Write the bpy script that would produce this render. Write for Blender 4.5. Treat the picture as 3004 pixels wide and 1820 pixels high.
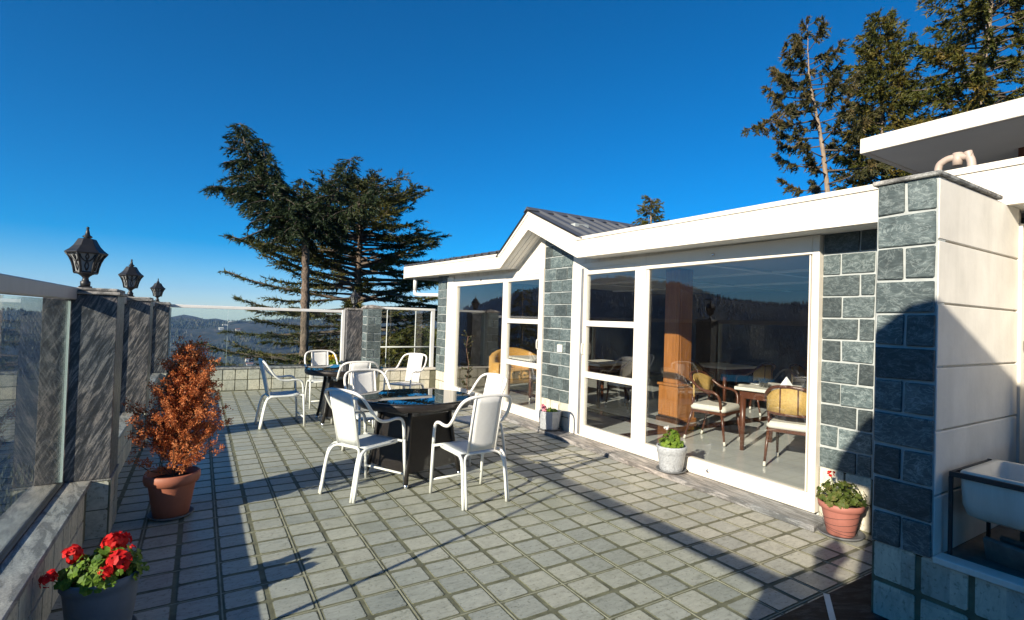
import bpy, bmesh, math, random
import numpy as np
from mathutils import Vector, Matrix, noise

S = bpy.context.scene
for o in list(bpy.data.objects):
    bpy.data.objects.remove(o)
COL = S.collection
PI = math.pi
R = math.radians

# ------------------------------------------------------------------ camera
FPX, YAW, PITCH, ROLL = 1555.2371, .5811, .0186, .0301      # solved from the floor grid of the photograph (3004 px wide)
CX, CY, EYE = 1609.6, 912.1, 1.6
fw = Vector((math.sin(YAW) * math.cos(PITCH), math.cos(YAW) * math.cos(PITCH), math.sin(PITCH)))
rt = Vector((math.cos(YAW), -math.sin(YAW), 0))
up = rt.cross(fw)
rt, up = math.cos(ROLL) * rt + math.sin(ROLL) * up, -math.sin(ROLL) * rt + math.cos(ROLL) * up
cam_d = bpy.data.cameras.new('camera')
cam = bpy.data.objects.new('camera', cam_d)
COL.objects.link(cam)
cam.matrix_world = Matrix(((rt.x, up.x, -fw.x, 0), (rt.y, up.y, -fw.y, 0), (rt.z, up.z, -fw.z, EYE), (0, 0, 0, 1)))
cam_d.sensor_fit = 'HORIZONTAL'
cam_d.sensor_width = 36
cam_d.lens = 36 * FPX / 3004
cam_d.shift_x = -(CX - 1502) / 3004
cam_d.shift_y = (CY - 910) / 3004
cam_d.clip_start = .05
cam_d.clip_end = 30000
S.camera = cam

# ------------------------------------------------------------------ sky, sun, exposure
SUN_DIR = Vector((.928, .371, -.412)).normalized()          # direction the light travels
SUN_EL = math.asin(-SUN_DIR.z)
W = bpy.data.worlds.new('World')
S.world = W
W.use_nodes = True
wn = W.node_tree.nodes
bg = wn['Background']
sky = wn.new('ShaderNodeTexSky')
sky.sky_type = 'NISHITA'
sky.sun_disc = False
sky.sun_elevation = SUN_EL
sky.sun_rotation = math.atan2(-SUN_DIR.x, -SUN_DIR.y)
sky.altitude = 2200
sky.air_density = 1.0
sky.dust_density = .05
sky.ozone_density = 4.0
hs = wn.new('ShaderNodeHueSaturation')                        # clear, deep mountain blue all over the sky
hs.inputs['Saturation'].default_value = 1.56
hs.inputs['Value'].default_value = 1.07
W.node_tree.links.new(sky.outputs[0], hs.inputs['Color'])
W.node_tree.links.new(hs.outputs[0], bg.inputs[0])
bg.inputs[1].default_value = .066
sun_d = bpy.data.lights.new('sun', 'SUN')
sun_d.energy = 5.0
sun_d.angle = R(.53)
sun_d.color = (1, .90, .74)
sun = bpy.data.objects.new('sun', sun_d)
COL.objects.link(sun)
sun.rotation_euler = SUN_DIR.to_track_quat('-Z', 'Y').to_euler()
S.view_settings.view_transform = 'Standard'
S.view_settings.look = 'None'
S.view_settings.gamma = 1
S.view_settings.use_curve_mapping = False
S.view_settings.exposure = 1.0

# ------------------------------------------------------------------ pixel helpers (display px of a 2464 wide view)
KD = 3004 / 2464
def ray(x, y):
    return fw + rt * ((x * KD - CX) / FPX) - up * ((y * KD - CY) / FPX)
def at(x, y, depth):
    return Vector((0, 0, EYE)) + ray(x, y) * depth
def proj(p):
    d = Vector(p) - Vector((0, 0, EYE))
    z = d.dot(fw)
    if z <= .05:
        return None
    return ((CX + FPX * d.dot(rt) / z) / KD, (CY - FPX * d.dot(up) / z) / KD, z)

# ------------------------------------------------------------------ materials
def nodes_of(name):
    m = bpy.data.materials.new(name)
    m.use_nodes = True
    n = m.node_tree.nodes
    return m, n, m.node_tree.links, n['Principled BSDF']
def ramp(n, l, src, stops):
    r = n.new('ShaderNodeValToRGB')
    e = r.color_ramp.elements
    while len(e) < len(stops):
        e.new(.5)
    for i, (p, c) in enumerate(stops):
        e[i].position = p
        e[i].color = (*c, 1)
    l.new(src, r.inputs[0])
    return r.outputs[0]
def pos(n, l, scale=(1, 1, 1), rot=(0, 0, 0)):
    g = n.new('ShaderNodeNewGeometry')
    m = n.new('ShaderNodeMapping')
    m.inputs['Scale'].default_value = scale
    m.inputs['Rotation'].default_value = rot
    l.new(g.outputs['Position'], m.inputs[0])
    return m.outputs[0]
def nz(n, l, vec, scale, detail=4, rough=.55, dist=0):
    t = n.new('ShaderNodeTexNoise')
    t.inputs['Scale'].default_value = scale
    t.inputs['Detail'].default_value = detail
    t.inputs['Roughness'].default_value = rough
    t.inputs['Distortion'].default_value = dist
    l.new(vec, t.inputs['Vector'])
    return t.outputs['Fac']
def bump(n, l, b, h, strength, dist=.02):
    u = n.new('ShaderNodeBump')
    u.inputs['Strength'].default_value = strength
    u.inputs['Distance'].default_value = dist
    l.new(h, u.inputs['Height'])
    l.new(u.outputs[0], b.inputs['Normal'])
def mul(n, l, a, b, fac=1.0, mode='MULTIPLY'):
    m = n.new('ShaderNodeMixRGB')
    m.blend_type = mode
    m.inputs[0].default_value = fac
    l.new(a, m.inputs[1])
    if isinstance(b, tuple):
        m.inputs[2].default_value = (*b, 1)
    else:
        l.new(b, m.inputs[2])
    return m.outputs[0]
def sc(c, k):
    return tuple(min(1, v * k) for v in c)
def plain(name, c, rough=.5, metal=0, var=.12, scale=6, bmp=.05, stretch=(1, 1, 1), grime=.0, spec=.5):
    """paint / plaster / metal with mottling, faint grime and fine relief"""
    m, n, l, b = nodes_of(name)
    v = pos(n, l, stretch)
    f = nz(n, l, v, scale, 6, .6)
    col = ramp(n, l, f, [(.3, sc(c, 1 - var)), (.7, sc(c, 1 + var))])
    if grime:
        g = nz(n, l, pos(n, l, (2.2, 2.2, .3)), 3.3, 8, .72, .5)
        gm = ramp(n, l, g, [(.45, (1, 1, 1)), (.75, (1 - grime, 1 - grime * 1.05, 1 - grime * 1.15))])
        col = mul(n, l, col, gm)
    l.new(col, b.inputs['Base Color'])
    rr = n.new('ShaderNodeMapRange')
    rr.inputs['To Min'].default_value = max(.02, rough - .08)
    rr.inputs['To Max'].default_value = min(1, rough + .1)
    l.new(f, rr.inputs[0])
    l.new(rr.outputs[0], b.inputs['Roughness'])
    b.inputs['Metallic'].default_value = metal
    b.inputs['Specular IOR Level'].default_value = spec
    if bmp:
        bump(n, l, b, nz(n, l, v, scale * 9, 4), bmp, .004)
    return m
def granite(name, dark, mid, light, rot=(0, R(24), 0), scl=(21, 21, 3.0), rough=.4):
    m, n, l, b = nodes_of(name)
    v = pos(n, l, tuple(1 / q for q in scl), rot)
    for q in n:
        if q.bl_idname == 'ShaderNodeMapping':
            q.vector_type = 'TEXTURE'
    f = nz(n, l, v, 2.0, 10, .68, .7)
    f2 = nz(n, l, pos(n, l), 1.3, 3, .5)
    c = ramp(n, l, f, [(.34, dark), (.45, sc(mid, .5)), (.51, mid), (.56, sc(light, .7)), (.66, light)])
    t = ramp(n, l, f2, [(.35, (.72, .78, .82)), (.65, (1.0, .93, .88))])
    sp = nz(n, l, pos(n, l), 140, 2)
    s2 = ramp(n, l, sp, [(.35, (.75, .75, .75)), (.65, (1.15, 1.15, 1.15))])
    l.new(mul(n, l, mul(n, l, c, t), s2), b.inputs['Base Color'])
    b.inputs['Roughness'].default_value = rough
    bump(n, l, b, f, .25, .01)
    return m
def slate(name):
    m, n, l, b = nodes_of(name)
    oi = n.new('ShaderNodeObjectInfo')
    v0 = pos(n, l, (1, 1, 1.8))
    add = n.new('ShaderNodeVectorMath')
    add.operation = 'MULTIPLY_ADD'
    comb = n.new('ShaderNodeCombineXYZ')
    for i in range(3):
        l.new(oi.outputs['Random'], comb.inputs[i])
    l.new(comb.outputs[0], add.inputs[0])
    add.inputs[1].default_value = (37, 19, 53)
    l.new(v0, add.inputs[2])
    v = add.outputs[0]
    f = nz(n, l, v, 9, 9, .7, 1.2)
    c = ramp(n, l, f, [(.28, (.026, .039, .040)), (.5, (.053, .073, .074)), (.74, (.13, .16, .158))])
    vn = nz(n, l, v, 6.5, 7, .62, 2.2)
    vein = ramp(n, l, vn, [(.470, (0, 0, 0)), (.498, (.38, .42, .40)), (.526, (0, 0, 0))])
    fn = nz(n, l, pos(n, l, (14, 14, 60)), 2, 5, .7)
    grain = ramp(n, l, fn, [(.35, (.75, .75, .75)), (.7, (1.35, 1.35, 1.35))])
    hv = n.new('ShaderNodeMapRange')
    hv.inputs['To Min'].default_value = .55
    hv.inputs['To Max'].default_value = 1.5
    l.new(oi.outputs['Random'], hv.inputs[0])
    sc_ = n.new('ShaderNodeVectorMath')
    sc_.operation = 'SCALE'
    l.new(mul(n, l, mul(n, l, c, grain), vein, .26, 'ADD'), sc_.inputs[0])
    l.new(hv.outputs[0], sc_.inputs['Scale'])
    l.new(sc_.outputs[0], b.inputs['Base Color'])
    b.inputs['Roughness'].default_value = .6
    bump(n, l, b, mul(n, l, c, grain), .5, .01)
    return m
def tilemat(name, c, cell, org, rough=.3, moss=False):
    """cement tile: every cell its own tint, faint streaks, pits and green edge grime"""
    m, n, l, b = nodes_of(name)
    g = n.new('ShaderNodeNewGeometry')
    ma = n.new('ShaderNodeVectorMath')
    ma.operation = 'SUBTRACT'
    l.new(g.outputs['Position'], ma.inputs[0])
    ma.inputs[1].default_value = org
    sca = n.new('ShaderNodeVectorMath')
    sca.operation = 'SCALE'
    sca.inputs['Scale'].default_value = 1 / cell
    l.new(ma.outputs[0], sca.inputs[0])
    fl = n.new('ShaderNodeVectorMath')
    fl.operation = 'FLOOR'
    l.new(sca.outputs[0], fl.inputs[0])
    wnz = n.new('ShaderNodeTexWhiteNoise')
    l.new(fl.outputs[0], wnz.inputs['Vector'])
    tint = ramp(n, l, wnz.outputs['Value'], [(0, (.78, .80, .81)), (.35, (.95, .96, .96)), (.7, (1.02, 1.0, .96)), (1, (1.12, 1.1, 1.05))])
    st = nz(n, l, pos(n, l, (7, 20, 7), (0, 0, R(8))), 1.6, 8, .7, .8)
    stc = ramp(n, l, st, [(.28, sc(c, .70)), (.5, c), (.75, sc(c, 1.22))])
    big = nz(n, l, pos(n, l), .9, 5, .6, .4)
    bg_ = ramp(n, l, big, [(.30, (.74, .76, .73)), (.45, (.93, .94, .93)), (.6, (1, 1, 1))])
    blot = nz(n, l, pos(n, l), 7, 6, .7, 1.0)
    bg_ = mul(n, l, bg_, ramp(n, l, blot, [(.32, (.72, .73, .69)), (.42, (1, 1, 1))]))
    pt = nz(n, l, pos(n, l), 46, 3, .5)
    ptc = ramp(n, l, pt, [(.58, (1, 1, 1)), (.68, (.55, .54, .51))])
    col = mul(n, l, mul(n, l, mul(n, l, stc, tint), bg_), ptc, .8)
    if moss:
        fr = n.new('ShaderNodeVectorMath')
        fr.operation = 'FRACTION'
        l.new(sca.outputs[0], fr.inputs[0])
        pp_ = n.new('ShaderNodeVectorMath')
        pp_.operation = 'SUBTRACT'
        l.new(fr.outputs[0], pp_.inputs[0])
        pp_.inputs[1].default_value = (.5, .5, .5)
        ab = n.new('ShaderNodeVectorMath')
        ab.operation = 'ABSOLUTE'
        l.new(pp_.outputs[0], ab.inputs[0])
        sx = n.new('ShaderNodeSeparateXYZ')
        l.new(ab.outputs[0], sx.inputs[0])
        mx_ = n.new('ShaderNodeMath')
        mx_.operation = 'MAXIMUM'
        l.new(sx.outputs[0], mx_.inputs[0])
        l.new(sx.outputs[1], mx_.inputs[1])
        en = nz(n, l, pos(n, l), 55, 4, .7)
        sm_ = n.new('ShaderNodeMath')
        sm_.operation = 'ADD'
        l.new(sx.outputs[0], sm_.inputs[0])
        l.new(sx.outputs[1], sm_.inputs[1])
        s2_ = n.new('ShaderNodeMath')
        s2_.operation = 'MULTIPLY'
        s2_.inputs[1].default_value = .525
        l.new(sm_.outputs[0], s2_.inputs[0])
        m2_ = n.new('ShaderNodeMath')
        m2_.operation = 'MAXIMUM'
        l.new(mx_.outputs[0], m2_.inputs[0])
        l.new(s2_.outputs[0], m2_.inputs[1])
        mx_ = m2_
        ma_ = n.new('ShaderNodeMath')
        ma_.operation = 'MULTIPLY_ADD'
        ma_.inputs[1].default_value = .085
        l.new(en, ma_.inputs[0])
        l.new(mx_.outputs[0], ma_.inputs[2])
        mk = ramp(n, l, ma_.outputs[0], [(.457, (0, 0, 0)), (.482, (1, 1, 1))])
        mm = n.new('ShaderNodeMixRGB')
        l.new(mk, mm.inputs[0])
        l.new(col, mm.inputs[1])
        mm.inputs[2].default_value = (.125, .122, .078, 1)
        col = mm.outputs[0]
    l.new(col, b.inputs['Base Color'])
    rr = n.new('ShaderNodeMapRange')
    rr.inputs['From Min'].default_value = .35
    rr.inputs['From Max'].default_value = .65
    rr.inputs['To Min'].default_value = rough - .1
    rr.inputs['To Max'].default_value = rough + .2
    l.new(big, rr.inputs[0])
    l.new(rr.outputs[0], b.inputs['Roughness'])
    bump(n, l, b, mul(n, l, st, ptc), .3, .006)
    b.inputs['Specular IOR Level'].default_value = .3
    return m
def glass(name, tint=(.93, .96, .95), f0=.05, rough=0, pw=3.2):
    m, n, l, b = nodes_of(name)
    n.remove(b)
    tr = n.new('ShaderNodeBsdfTransparent')
    tr.inputs[0].default_value = (*tint, 1)
    gl = n.new('ShaderNodeBsdfGlossy')
    gl.inputs['Roughness'].default_value = rough
    lw = n.new('ShaderNodeLayerWeight')
    lw.inputs[0].default_value = .5
    p = n.new('ShaderNodeMath')
    p.operation = 'POWER'
    p.inputs[1].default_value = pw
    l.new(lw.outputs['Facing'], p.inputs[0])
    q = n.new('ShaderNodeMath')
    q.operation = 'MULTIPLY_ADD'
    q.inputs[1].default_value = .92 - f0
    q.inputs[2].default_value = f0
    l.new(p.outputs[0], q.inputs[0])
    mx = n.new('ShaderNodeMixShader')
    l.new(q.outputs[0], mx.inputs[0])
    l.new(tr.outputs[0], mx.inputs[1])
    l.new(gl.outputs[0], mx.inputs[2])
    l.new(mx.outputs[0], n['Material Output'].inputs[0])
    return m
def leaf(name, c1, c2, c3, rough=.55, scale=3.0, trans=.25):
    m, n, l, b = nodes_of(name)
    f = nz(n, l, pos(n, l), scale, 5, .7)
    col = ramp(n, l, f, [(.3, c1), (.5, c2), (.7, c3)])
    l.new(col, b.inputs['Base Color'])
    b.inputs['Roughness'].default_value = rough
    b.inputs['Specular IOR Level'].default_value = .25
    t = n.new('ShaderNodeBsdfTranslucent')
    l.new(col, t.inputs[0])
    mx = n.new('ShaderNodeMixShader')
    mx.inputs[0].default_value = trans
    l.new(b.outputs[0], mx.inputs[1])
    l.new(t.outputs[0], mx.inputs[2])
    l.new(mx.outputs[0], n['Material Output'].inputs[0])
    return m
def weave(name, c, rough=.45):
    m, n, l, b = nodes_of(name)
    tc = n.new('ShaderNodeTexCoord')
    br = n.new('ShaderNodeTexBrick')
    br.inputs['Scale'].default_value = 26
    br.inputs['Mortar Size'].default_value = .03
    br.inputs['Mortar Smooth'].default_value = 1
    mp = n.new('ShaderNodeMapping')
    l.new(tc.outputs['UV'], mp.inputs[0])
    l.new(mp.outputs[0], br.inputs[0])
    br.inputs['Color1'].default_value = (*sc(c, 1.5), 1)
    br.inputs['Color2'].default_value = (*sc(c, .8), 1)
    br.inputs['Mortar'].default_value = (*sc(c, .15), 1)
    l.new(br.outputs['Color'], b.inputs['Base Color'])
    inv = n.new('ShaderNodeMath')
    inv.operation = 'SUBTRACT'
    inv.inputs[0].default_value = 1
    l.new(br.outputs['Fac'], inv.inputs[1])
    bump(n, l, b, inv.outputs[0], .9, .012)
    b.inputs['Roughness'].default_value = rough
    return m

CELL = .2737 * EYE / 2
TX0, TY0 = .9176 * EYE, 1.9305 * EYE                          # a corner where two tile joints cross
M = {}
M['tile'] = tilemat('cement_tile', (.375, .370, .325), CELL, (TX0, TY0, -.1), .38, True)
M['dado'] = tilemat('dado_tile', (.56, .53, .44), CELL, (0, 0, 0), .5)
M['grout'] = plain('mossy_grout', (.125, .122, .078), .9, var=.4, scale=9, bmp=.3)
M['joint'] = plain('pale_joint', (.27, .26, .19), .8, var=.3, scale=12)
M['granite'] = granite('streaked_granite', (.028, .030, .034), (.085, .085, .092), (.27, .245, .23))
M['granite_flat'] = granite('granite_ledge', (.20, .20, .20), (.36, .35, .33), (.52, .50, .46), rot=(0, 0, R(12)), scl=(9, 2, 9), rough=.45)
M['apron'] = granite('granite_apron', (.12, .12, .115), (.27, .26, .25), (.44, .42, .40), rot=(0, 0, R(-6)), scl=(14, 1.6, 9), rough=.5)
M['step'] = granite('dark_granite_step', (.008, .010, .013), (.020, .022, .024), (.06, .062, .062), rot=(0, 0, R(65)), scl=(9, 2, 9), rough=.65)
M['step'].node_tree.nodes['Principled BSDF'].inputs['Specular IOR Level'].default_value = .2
M['cap'] = granite('weathered_cap', (.10, .10, .095), (.30, .29, .27), (.52, .50, .46), rot=(0, 0, 0), scl=(5, 5, 9), rough=.8)
M['slate'] = slate('slate_block')
M['mortar'] = plain('pale_mortar', (.35, .375, .365), .9, var=.15, scale=14, bmp=.3)
M['white'] = plain('white_paint', (.70, .655, .57), .5, var=.04, scale=2, bmp=.05, grime=.26)
M['frame'] = plain('window_frame_paint', (.70, .655, .57), .38, var=.02, scale=2, bmp=.0, grime=.04)
M['soffit'] = plain('soffit_board', (.74, .73, .69), .6, var=.04, scale=3)
M['plaster'] = plain('white_plaster', (.66, .63, .565), .75, var=.09, scale=4, bmp=.25, grime=.10)
M['roof'] = plain('dark_roof_sheet', (.075, .08, .09), .45, var=.15, scale=3, bmp=.02)
M['roof2'] = plain('brown_soffit', (.20, .18, .16), .7, var=.15)
M['rail'] = plain('rail_metal', (.66, .65, .62), .38, var=.06, scale=4, grime=.08)
M['shaded_rail'] = plain('shaded_handrail', (.36, .35, .345), .42, var=.08, scale=4, grime=.15)  # rail metal again, darker: the left rails' shade is put into the colour
M['steel'] = plain('grey_channel', (.34, .34, .34), .4, .6, var=.1)
M['chrome'] = plain('chrome', (.7, .7, .7), .15, 1, var=.03, bmp=0)
M['black'] = plain('black_cast_iron', (.012, .012, .013), .45, var=.3, scale=20, bmp=.1)
M['blackbar'] = plain('black_bar', (.02, .02, .022), .5, var=.3)
M['lampglass'] = plain('frosted_lamp_glass', (.22, .23, .23), .25, var=.1, bmp=0)
M['pane'] = glass('window_glass', (.96, .975, .97), .085)
M['rpane'] = glass('balustrade_glass', (.93, .965, .955), .03, pw=5)
M['edge'] = plain('glass_edge', (.46, .55, .51), .3, var=.1)
M['chair'] = plain('white_chair_paint', (.76, .735, .68), .35, var=.03, scale=8, bmp=.02, grime=.06)
M['sling'] = plain('white_sling_mesh', (.72, .71, .675), .7, var=.04, scale=30, bmp=.25)
def see_through(m, f):
    n, l = m.node_tree.nodes, m.node_tree.links
    t = n.new('ShaderNodeBsdfTransparent')
    mx = n.new('ShaderNodeMixShader')
    mx.inputs[0].default_value = f
    l.new(n['Principled BSDF'].outputs[0], mx.inputs[1])
    l.new(t.outputs[0], mx.inputs[2])
    l.new(mx.outputs[0], n['Material Output'].inputs[0])
see_through(M['sling'], .10)                                   # open mesh weave
M['wicker'] = weave('black_wicker', (.026, .021, .019), .34)
M['wickleg'] = plain('wicker_leg', (.02, .016, .014), .5, var=.3, scale=40, bmp=.3)
M['tglass'] = plain('dark_glass_top', (.006, .009, .010), .02, var=.02, bmp=0, spec=1.0)
M['tglass'].node_tree.nodes['Principled BSDF'].inputs['IOR'].default_value = 2.2
for lk in list(M['tglass'].node_tree.links):
    if lk.to_socket.name == 'Roughness':
        M['tglass'].node_tree.links.remove(lk)
M['tglass'].node_tree.nodes['Principled BSDF'].inputs['Roughness'].default_value = .012
M['terra'] = plain('terracotta', (.36, .115, .065), .6, var=.12, scale=7, bmp=.1, grime=.2)
M['terra2'] = plain('pink_terracotta', (.33, .125, .095), .6, var=.1, scale=7, bmp=.1, grime=.15)
def speckle(name, c):
    m, n, l, b = nodes_of(name)
    f = nz(n, l, pos(n, l), 130, 3, .6)
    l.new(ramp(n, l, f, [(.36, sc(c, .35)), (.47, c), (.62, sc(c, 1.35))]), b.inputs['Base Color'])
    b.inputs['Roughness'].default_value = .5
    bump(n, l, b, f, .1, .003)
    return m
M['speck'] = speckle('speckled_stone_pot', (.33, .345, .36))
M['slatepot'] = plain('blue_grey_pot', (.13, .15, .18), .55, var=.12, scale=8, bmp=.1)
M['saucer'] = plain('grey_saucer', (.11, .115, .12), .55, var=.1)
M['soil'] = plain('soil', (.03, .022, .015), .95, var=.4, scale=40, bmp=.6)
M['gleaf'] = leaf('geranium_leaf', (.05, .10, .015), (.12, .20, .02), (.22, .30, .04), scale=14, trans=.3)
M['gleaf2'] = leaf('dull_geranium_leaf', (.035, .06, .012), (.08, .11, .02), (.16, .13, .04), scale=14, trans=.3)
M['red'] = leaf('red_petal', (.45, .008, .01), (.68, .015, .015), (.75, .04, .03), scale=30, trans=.3)
M['pink'] = leaf('pink_petal', (.70, .16, .24), (.78, .28, .36), (.80, .42, .48), scale=30, trans=.3)
M['whitep'] = leaf('white_petal', (.72, .68, .64), (.8, .77, .74), (.82, .8, .78), scale=30, trans=.3)
M['yellow'] = leaf('yellow_petal', (.55, .38, .02), (.7, .5, .03), (.5, .45, .06), scale=30, trans=.3)
M['stem'] = plain('green_stem', (.10, .13, .03), .6, var=.2)
M['rust'] = leaf('rust_leaf', (.30, .068, .022), (.56, .17, .055), (.72, .31, .13), scale=14, trans=.3)
M['darkleaf'] = leaf('dark_glossy_leaf', (.02, .03, .01), (.04, .045, .015), (.08, .06, .02), scale=12, trans=.15)
M['twig'] = plain('brown_twig', (.10, .055, .035), .8, var=.3, scale=20)
M['bark'] = plain('grey_brown_bark', (.12, .088, .064), .95, var=.9, scale=13, bmp=1.0, stretch=(2.0, 2.0, .8))
M['bark2'] = plain('pale_pine_bark', (.25, .19, .135), .9, var=.35, scale=5, bmp=.8, stretch=(2.5, 2.5, .7))
M['limb'] = plain('dark_limb_bark', (.085, .065, .05), .9, var=.4, scale=6, bmp=.4)
M['cedar'] = leaf('cedar_needles', (.013, .022, .010), (.024, .040, .016), (.052, .068, .022), scale=.9, trans=.15)
M['cedar2'] = leaf('olive_cedar_needles', (.024, .034, .012), (.062, .070, .018), (.15, .12, .028), scale=.8, trans=.18)
M['pine'] = leaf('pine_needles', (.026, .040, .010), (.085, .088, .016), (.19, .13, .028), scale=.7, trans=.2)
M['pine2'] = leaf('brown_pine_needles', (.03, .038, .016), (.070, .068, .024), (.16, .105, .04), scale=.9, trans=.2)
M['wood'] = plain('varnished_wood', (.34, .135, .035), .3, var=.25, scale=3, bmp=.05, stretch=(9, 9, .8))
M['dwood'] = plain('dark_mahogany', (.10, .035, .018), .3, var=.3, scale=3, bmp=.05, stretch=(9, 9, .8))
M['cane'] = plain('woven_cane', (.56, .36, .11), .6, var=.25, scale=60, bmp=.5)
M['cushion'] = plain('cream_cushion', (.70, .66, .58), .8, var=.04, scale=10)
M['mustard'] = plain('mustard_upholstery', (.62, .33, .075), .75, var=.08, scale=6, bmp=.1)
M['marble'] = plain('polished_marble', (.62, .63, .60), .09, var=.08, scale=1.4, bmp=0)
M['mband'] = plain('brown_marble_band', (.07, .03, .016), .12, var=.3, scale=3, bmp=0)
M['darkwall'] = plain('dark_panelled_wall', (.06, .036, .026), .5, var=.2, stretch=(3, 3, .6))
M['ceil'] = plain('ceiling_board', (.42, .41, .40), .8, var=.05)
M['strip'] = plain('white_ceiling_strip', (.72, .72, .70), .6, var=.03)
M['napkin'] = plain('white_napkin', (.82, .82, .80), .8, var=.02)
M['tumbler'] = glass('drinking_glass', (.95, .97, .97), .10)
M['ceramic'] = plain('old_white_ceramic', (.60, .57, .49), .3, var=.05, scale=3, bmp=.02, grime=.2)
M['cream'] = plain('cream_pvc', (.62, .54, .40), .45, var=.06)
M['pinkpvc'] = plain('faded_pvc', (.42, .33, .27), .5, var=.08)
M['board'] = plain('dirty_board', (.14, .125, .11), .8, var=.4, scale=8, grime=.3)
M['houses'] = plain('house_wall', (.62, .58, .52), .8, var=.1, scale=.5)
M['redroof'] = plain('rusty_roof', (.26, .14, .10), .7, var=.2, scale=.5)
M['shed'] = plain('blocker_cladding', (.45, .44, .42), .6, var=.08)  # grey of the unseen blocker added behind the camera
M['plasticw'] = plain('cream_switch_plate', (.72, .69, .58), .4, var=.03)
def hillmat():
    m, n, l, b = nodes_of('forest_floor')
    f = nz(n, l, pos(n, l), .035, 10, .72, .5)
    c = ramp(n, l, f, [(.40, (.012, .02, .014)), (.55, (.03, .034, .022)), (.66, (.09, .07, .045)), (.78, (.17, .125, .09))])
    l.new(c, b.inputs['Base Color'])
    b.inputs['Roughness'].default_value = 1
    return m
M['hill'] = hillmat()
M['forest'] = leaf('distant_forest_leaf', (.014, .024, .012), (.030, .040, .018), (.075, .062, .03), scale=.012, trans=.0)

# ------------------------------------------------------------------ mesh helpers
class MB:
    def __init__(s):
        s.v, s.f, s.sm, s.uv = [], [], [], {}
    def poly(s, pts, smooth=False):
        b = len(s.v)
        s.v += [tuple(p) for p in pts]
        s.f.append(tuple(range(b, b + len(pts))))
        s.sm.append(smooth)
    def box(s, x0, x1, y0, y1, z0, z1):
        b = len(s.v)
        s.v += [(x, y, z) for z in (z0, z1) for y in (y0, y1) for x in (x0, x1)]
        for q in ((0, 2, 3, 1), (4, 5, 7, 6), (0, 1, 5, 4), (2, 6, 7, 3), (0, 4, 6, 2), (1, 3, 7, 5)):
            s.f.append(tuple(b + i for i in q))
            s.sm.append(False)
        return s
    def rings(s, rings, smooth=True, cap0=True, cap1=True, closed=False):
        b = len(s.v)
        n = len(rings[0])
        for r in rings:
            s.v += [tuple(p) for p in r]
        m = len(rings)
        for i in range(m if closed else m - 1):
            for j in range(n):
                k = (j + 1) % n
                i2 = (i + 1) % m
                s.f.append((b + i * n + j, b + i * n + k, b + i2 * n + k, b + i2 * n + j))
                s.sm.append(smooth)
        if cap0 and not closed:
            s.f.append(tuple(b + j for j in reversed(range(n))))
            s.sm.append(False)
        if cap1 and not closed:
            s.f.append(tuple(b + (m - 1) * n + j for j in range(n)))
            s.sm.append(False)
        return s
    def tube(s, path, r, n=8, flat=1.0, closed=False):
        P = [Vector(p) for p in path]
        rr = r if isinstance(r, (list, tuple)) else [r] * len(P)
        t0 = (P[1] - P[0]).normalized()
        ref = Vector((0, 0, 1)) if abs(t0.z) < .9 else Vector((1, 0, 0))
        u = t0.cross(ref).normalized()
        out = []
        for i, p in enumerate(P):
            a = P[max(0, i - 1)]
            c = P[min(len(P) - 1, i + 1)]
            t = (c - a).normalized()
            u = (u - t * u.dot(t)).normalized()
            w = t.cross(u)
            out.append([p + u * (math.cos(2 * PI * j / n) * rr[i]) + w * (math.sin(2 * PI * j / n) * rr[i] * flat) for j in range(n)])
        return s.rings(out)
    def lathe(s, prof, n=24, c=(0, 0, 0), smooth=True, rot=0, cap0=True, cap1=True):
        return s.rings([[(c[0] + r * math.cos(2 * PI * j / n + rot), c[1] + r * math.sin(2 * PI * j / n + rot), c[2] + z) for j in range(n)] for r, z in prof], smooth, cap0, cap1)
    def prism(s, pts, off):
        a = [Vector(p) for p in pts]
        o = Vector(off)
        return s.rings([a, [p + o for p in a]], False)
    def mesh(s, name, mat=None):
        me = bpy.data.meshes.new(name)
        me.from_pydata(s.v, [], s.f)
        me.polygons.foreach_set('use_smooth', s.sm)
        if mat:
            me.materials.append(mat)
        bm = bmesh.new()
        bm.from_mesh(me)
        bmesh.ops.recalc_face_normals(bm, faces=bm.faces)
        bm.to_mesh(me)
        bm.free()
        return me
    def build(s, name, mat, parent=None, bev=0, seg=1):
        o = link(name, s.mesh(name, mat), parent)
        if bev:
            m = o.modifiers.new('bevel', 'BEVEL')
            m.width = bev
            m.segments = seg
            m.limit_method = 'ANGLE'
            m.angle_limit = R(40)
        return o
def link(name, data, parent=None):
    o = bpy.data.objects.new(name, data)
    COL.objects.link(o)
    if parent:
        o.parent = parent
    return o
def tag(o, label, cat, group=None):
    o['label'] = label
    o['category'] = cat
    if group:
        o['group'] = group
    return o
def thing(name, label, cat, loc=(0, 0, 0), rz=0, group=None):
    o = link(name, None)
    o.location = loc
    o.rotation_euler = (0, 0, rz)
    o.empty_display_size = .1
    return tag(o, label, cat, group)
def struct(o):
    o['kind'] = 'structure'
    return o
def stuff(o):
    o['kind'] = 'stuff'
    return o
def copy_tree(o, parent=None):
    c = o.copy()
    COL.objects.link(c)
    c.parent = parent
    for ch in o.children:
        copy_tree(ch, c)
    return c
def tri_mesh(name, V, mat):
    """V (n,3,3) loose triangles"""
    n = len(V)
    me = bpy.data.meshes.new(name)
    me.vertices.add(n * 3)
    me.vertices.foreach_set('co', np.ascontiguousarray(V, dtype=np.float32).ravel())
    me.loops.add(n * 3)
    me.loops.foreach_set('vertex_index', np.arange(n * 3, dtype=np.int32))
    me.polygons.add(n)
    me.polygons.foreach_set('loop_start', np.arange(0, n * 3, 3, dtype=np.int32))
    me.update(calc_edges=True)
    me.materials.append(mat)
    return me
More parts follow.
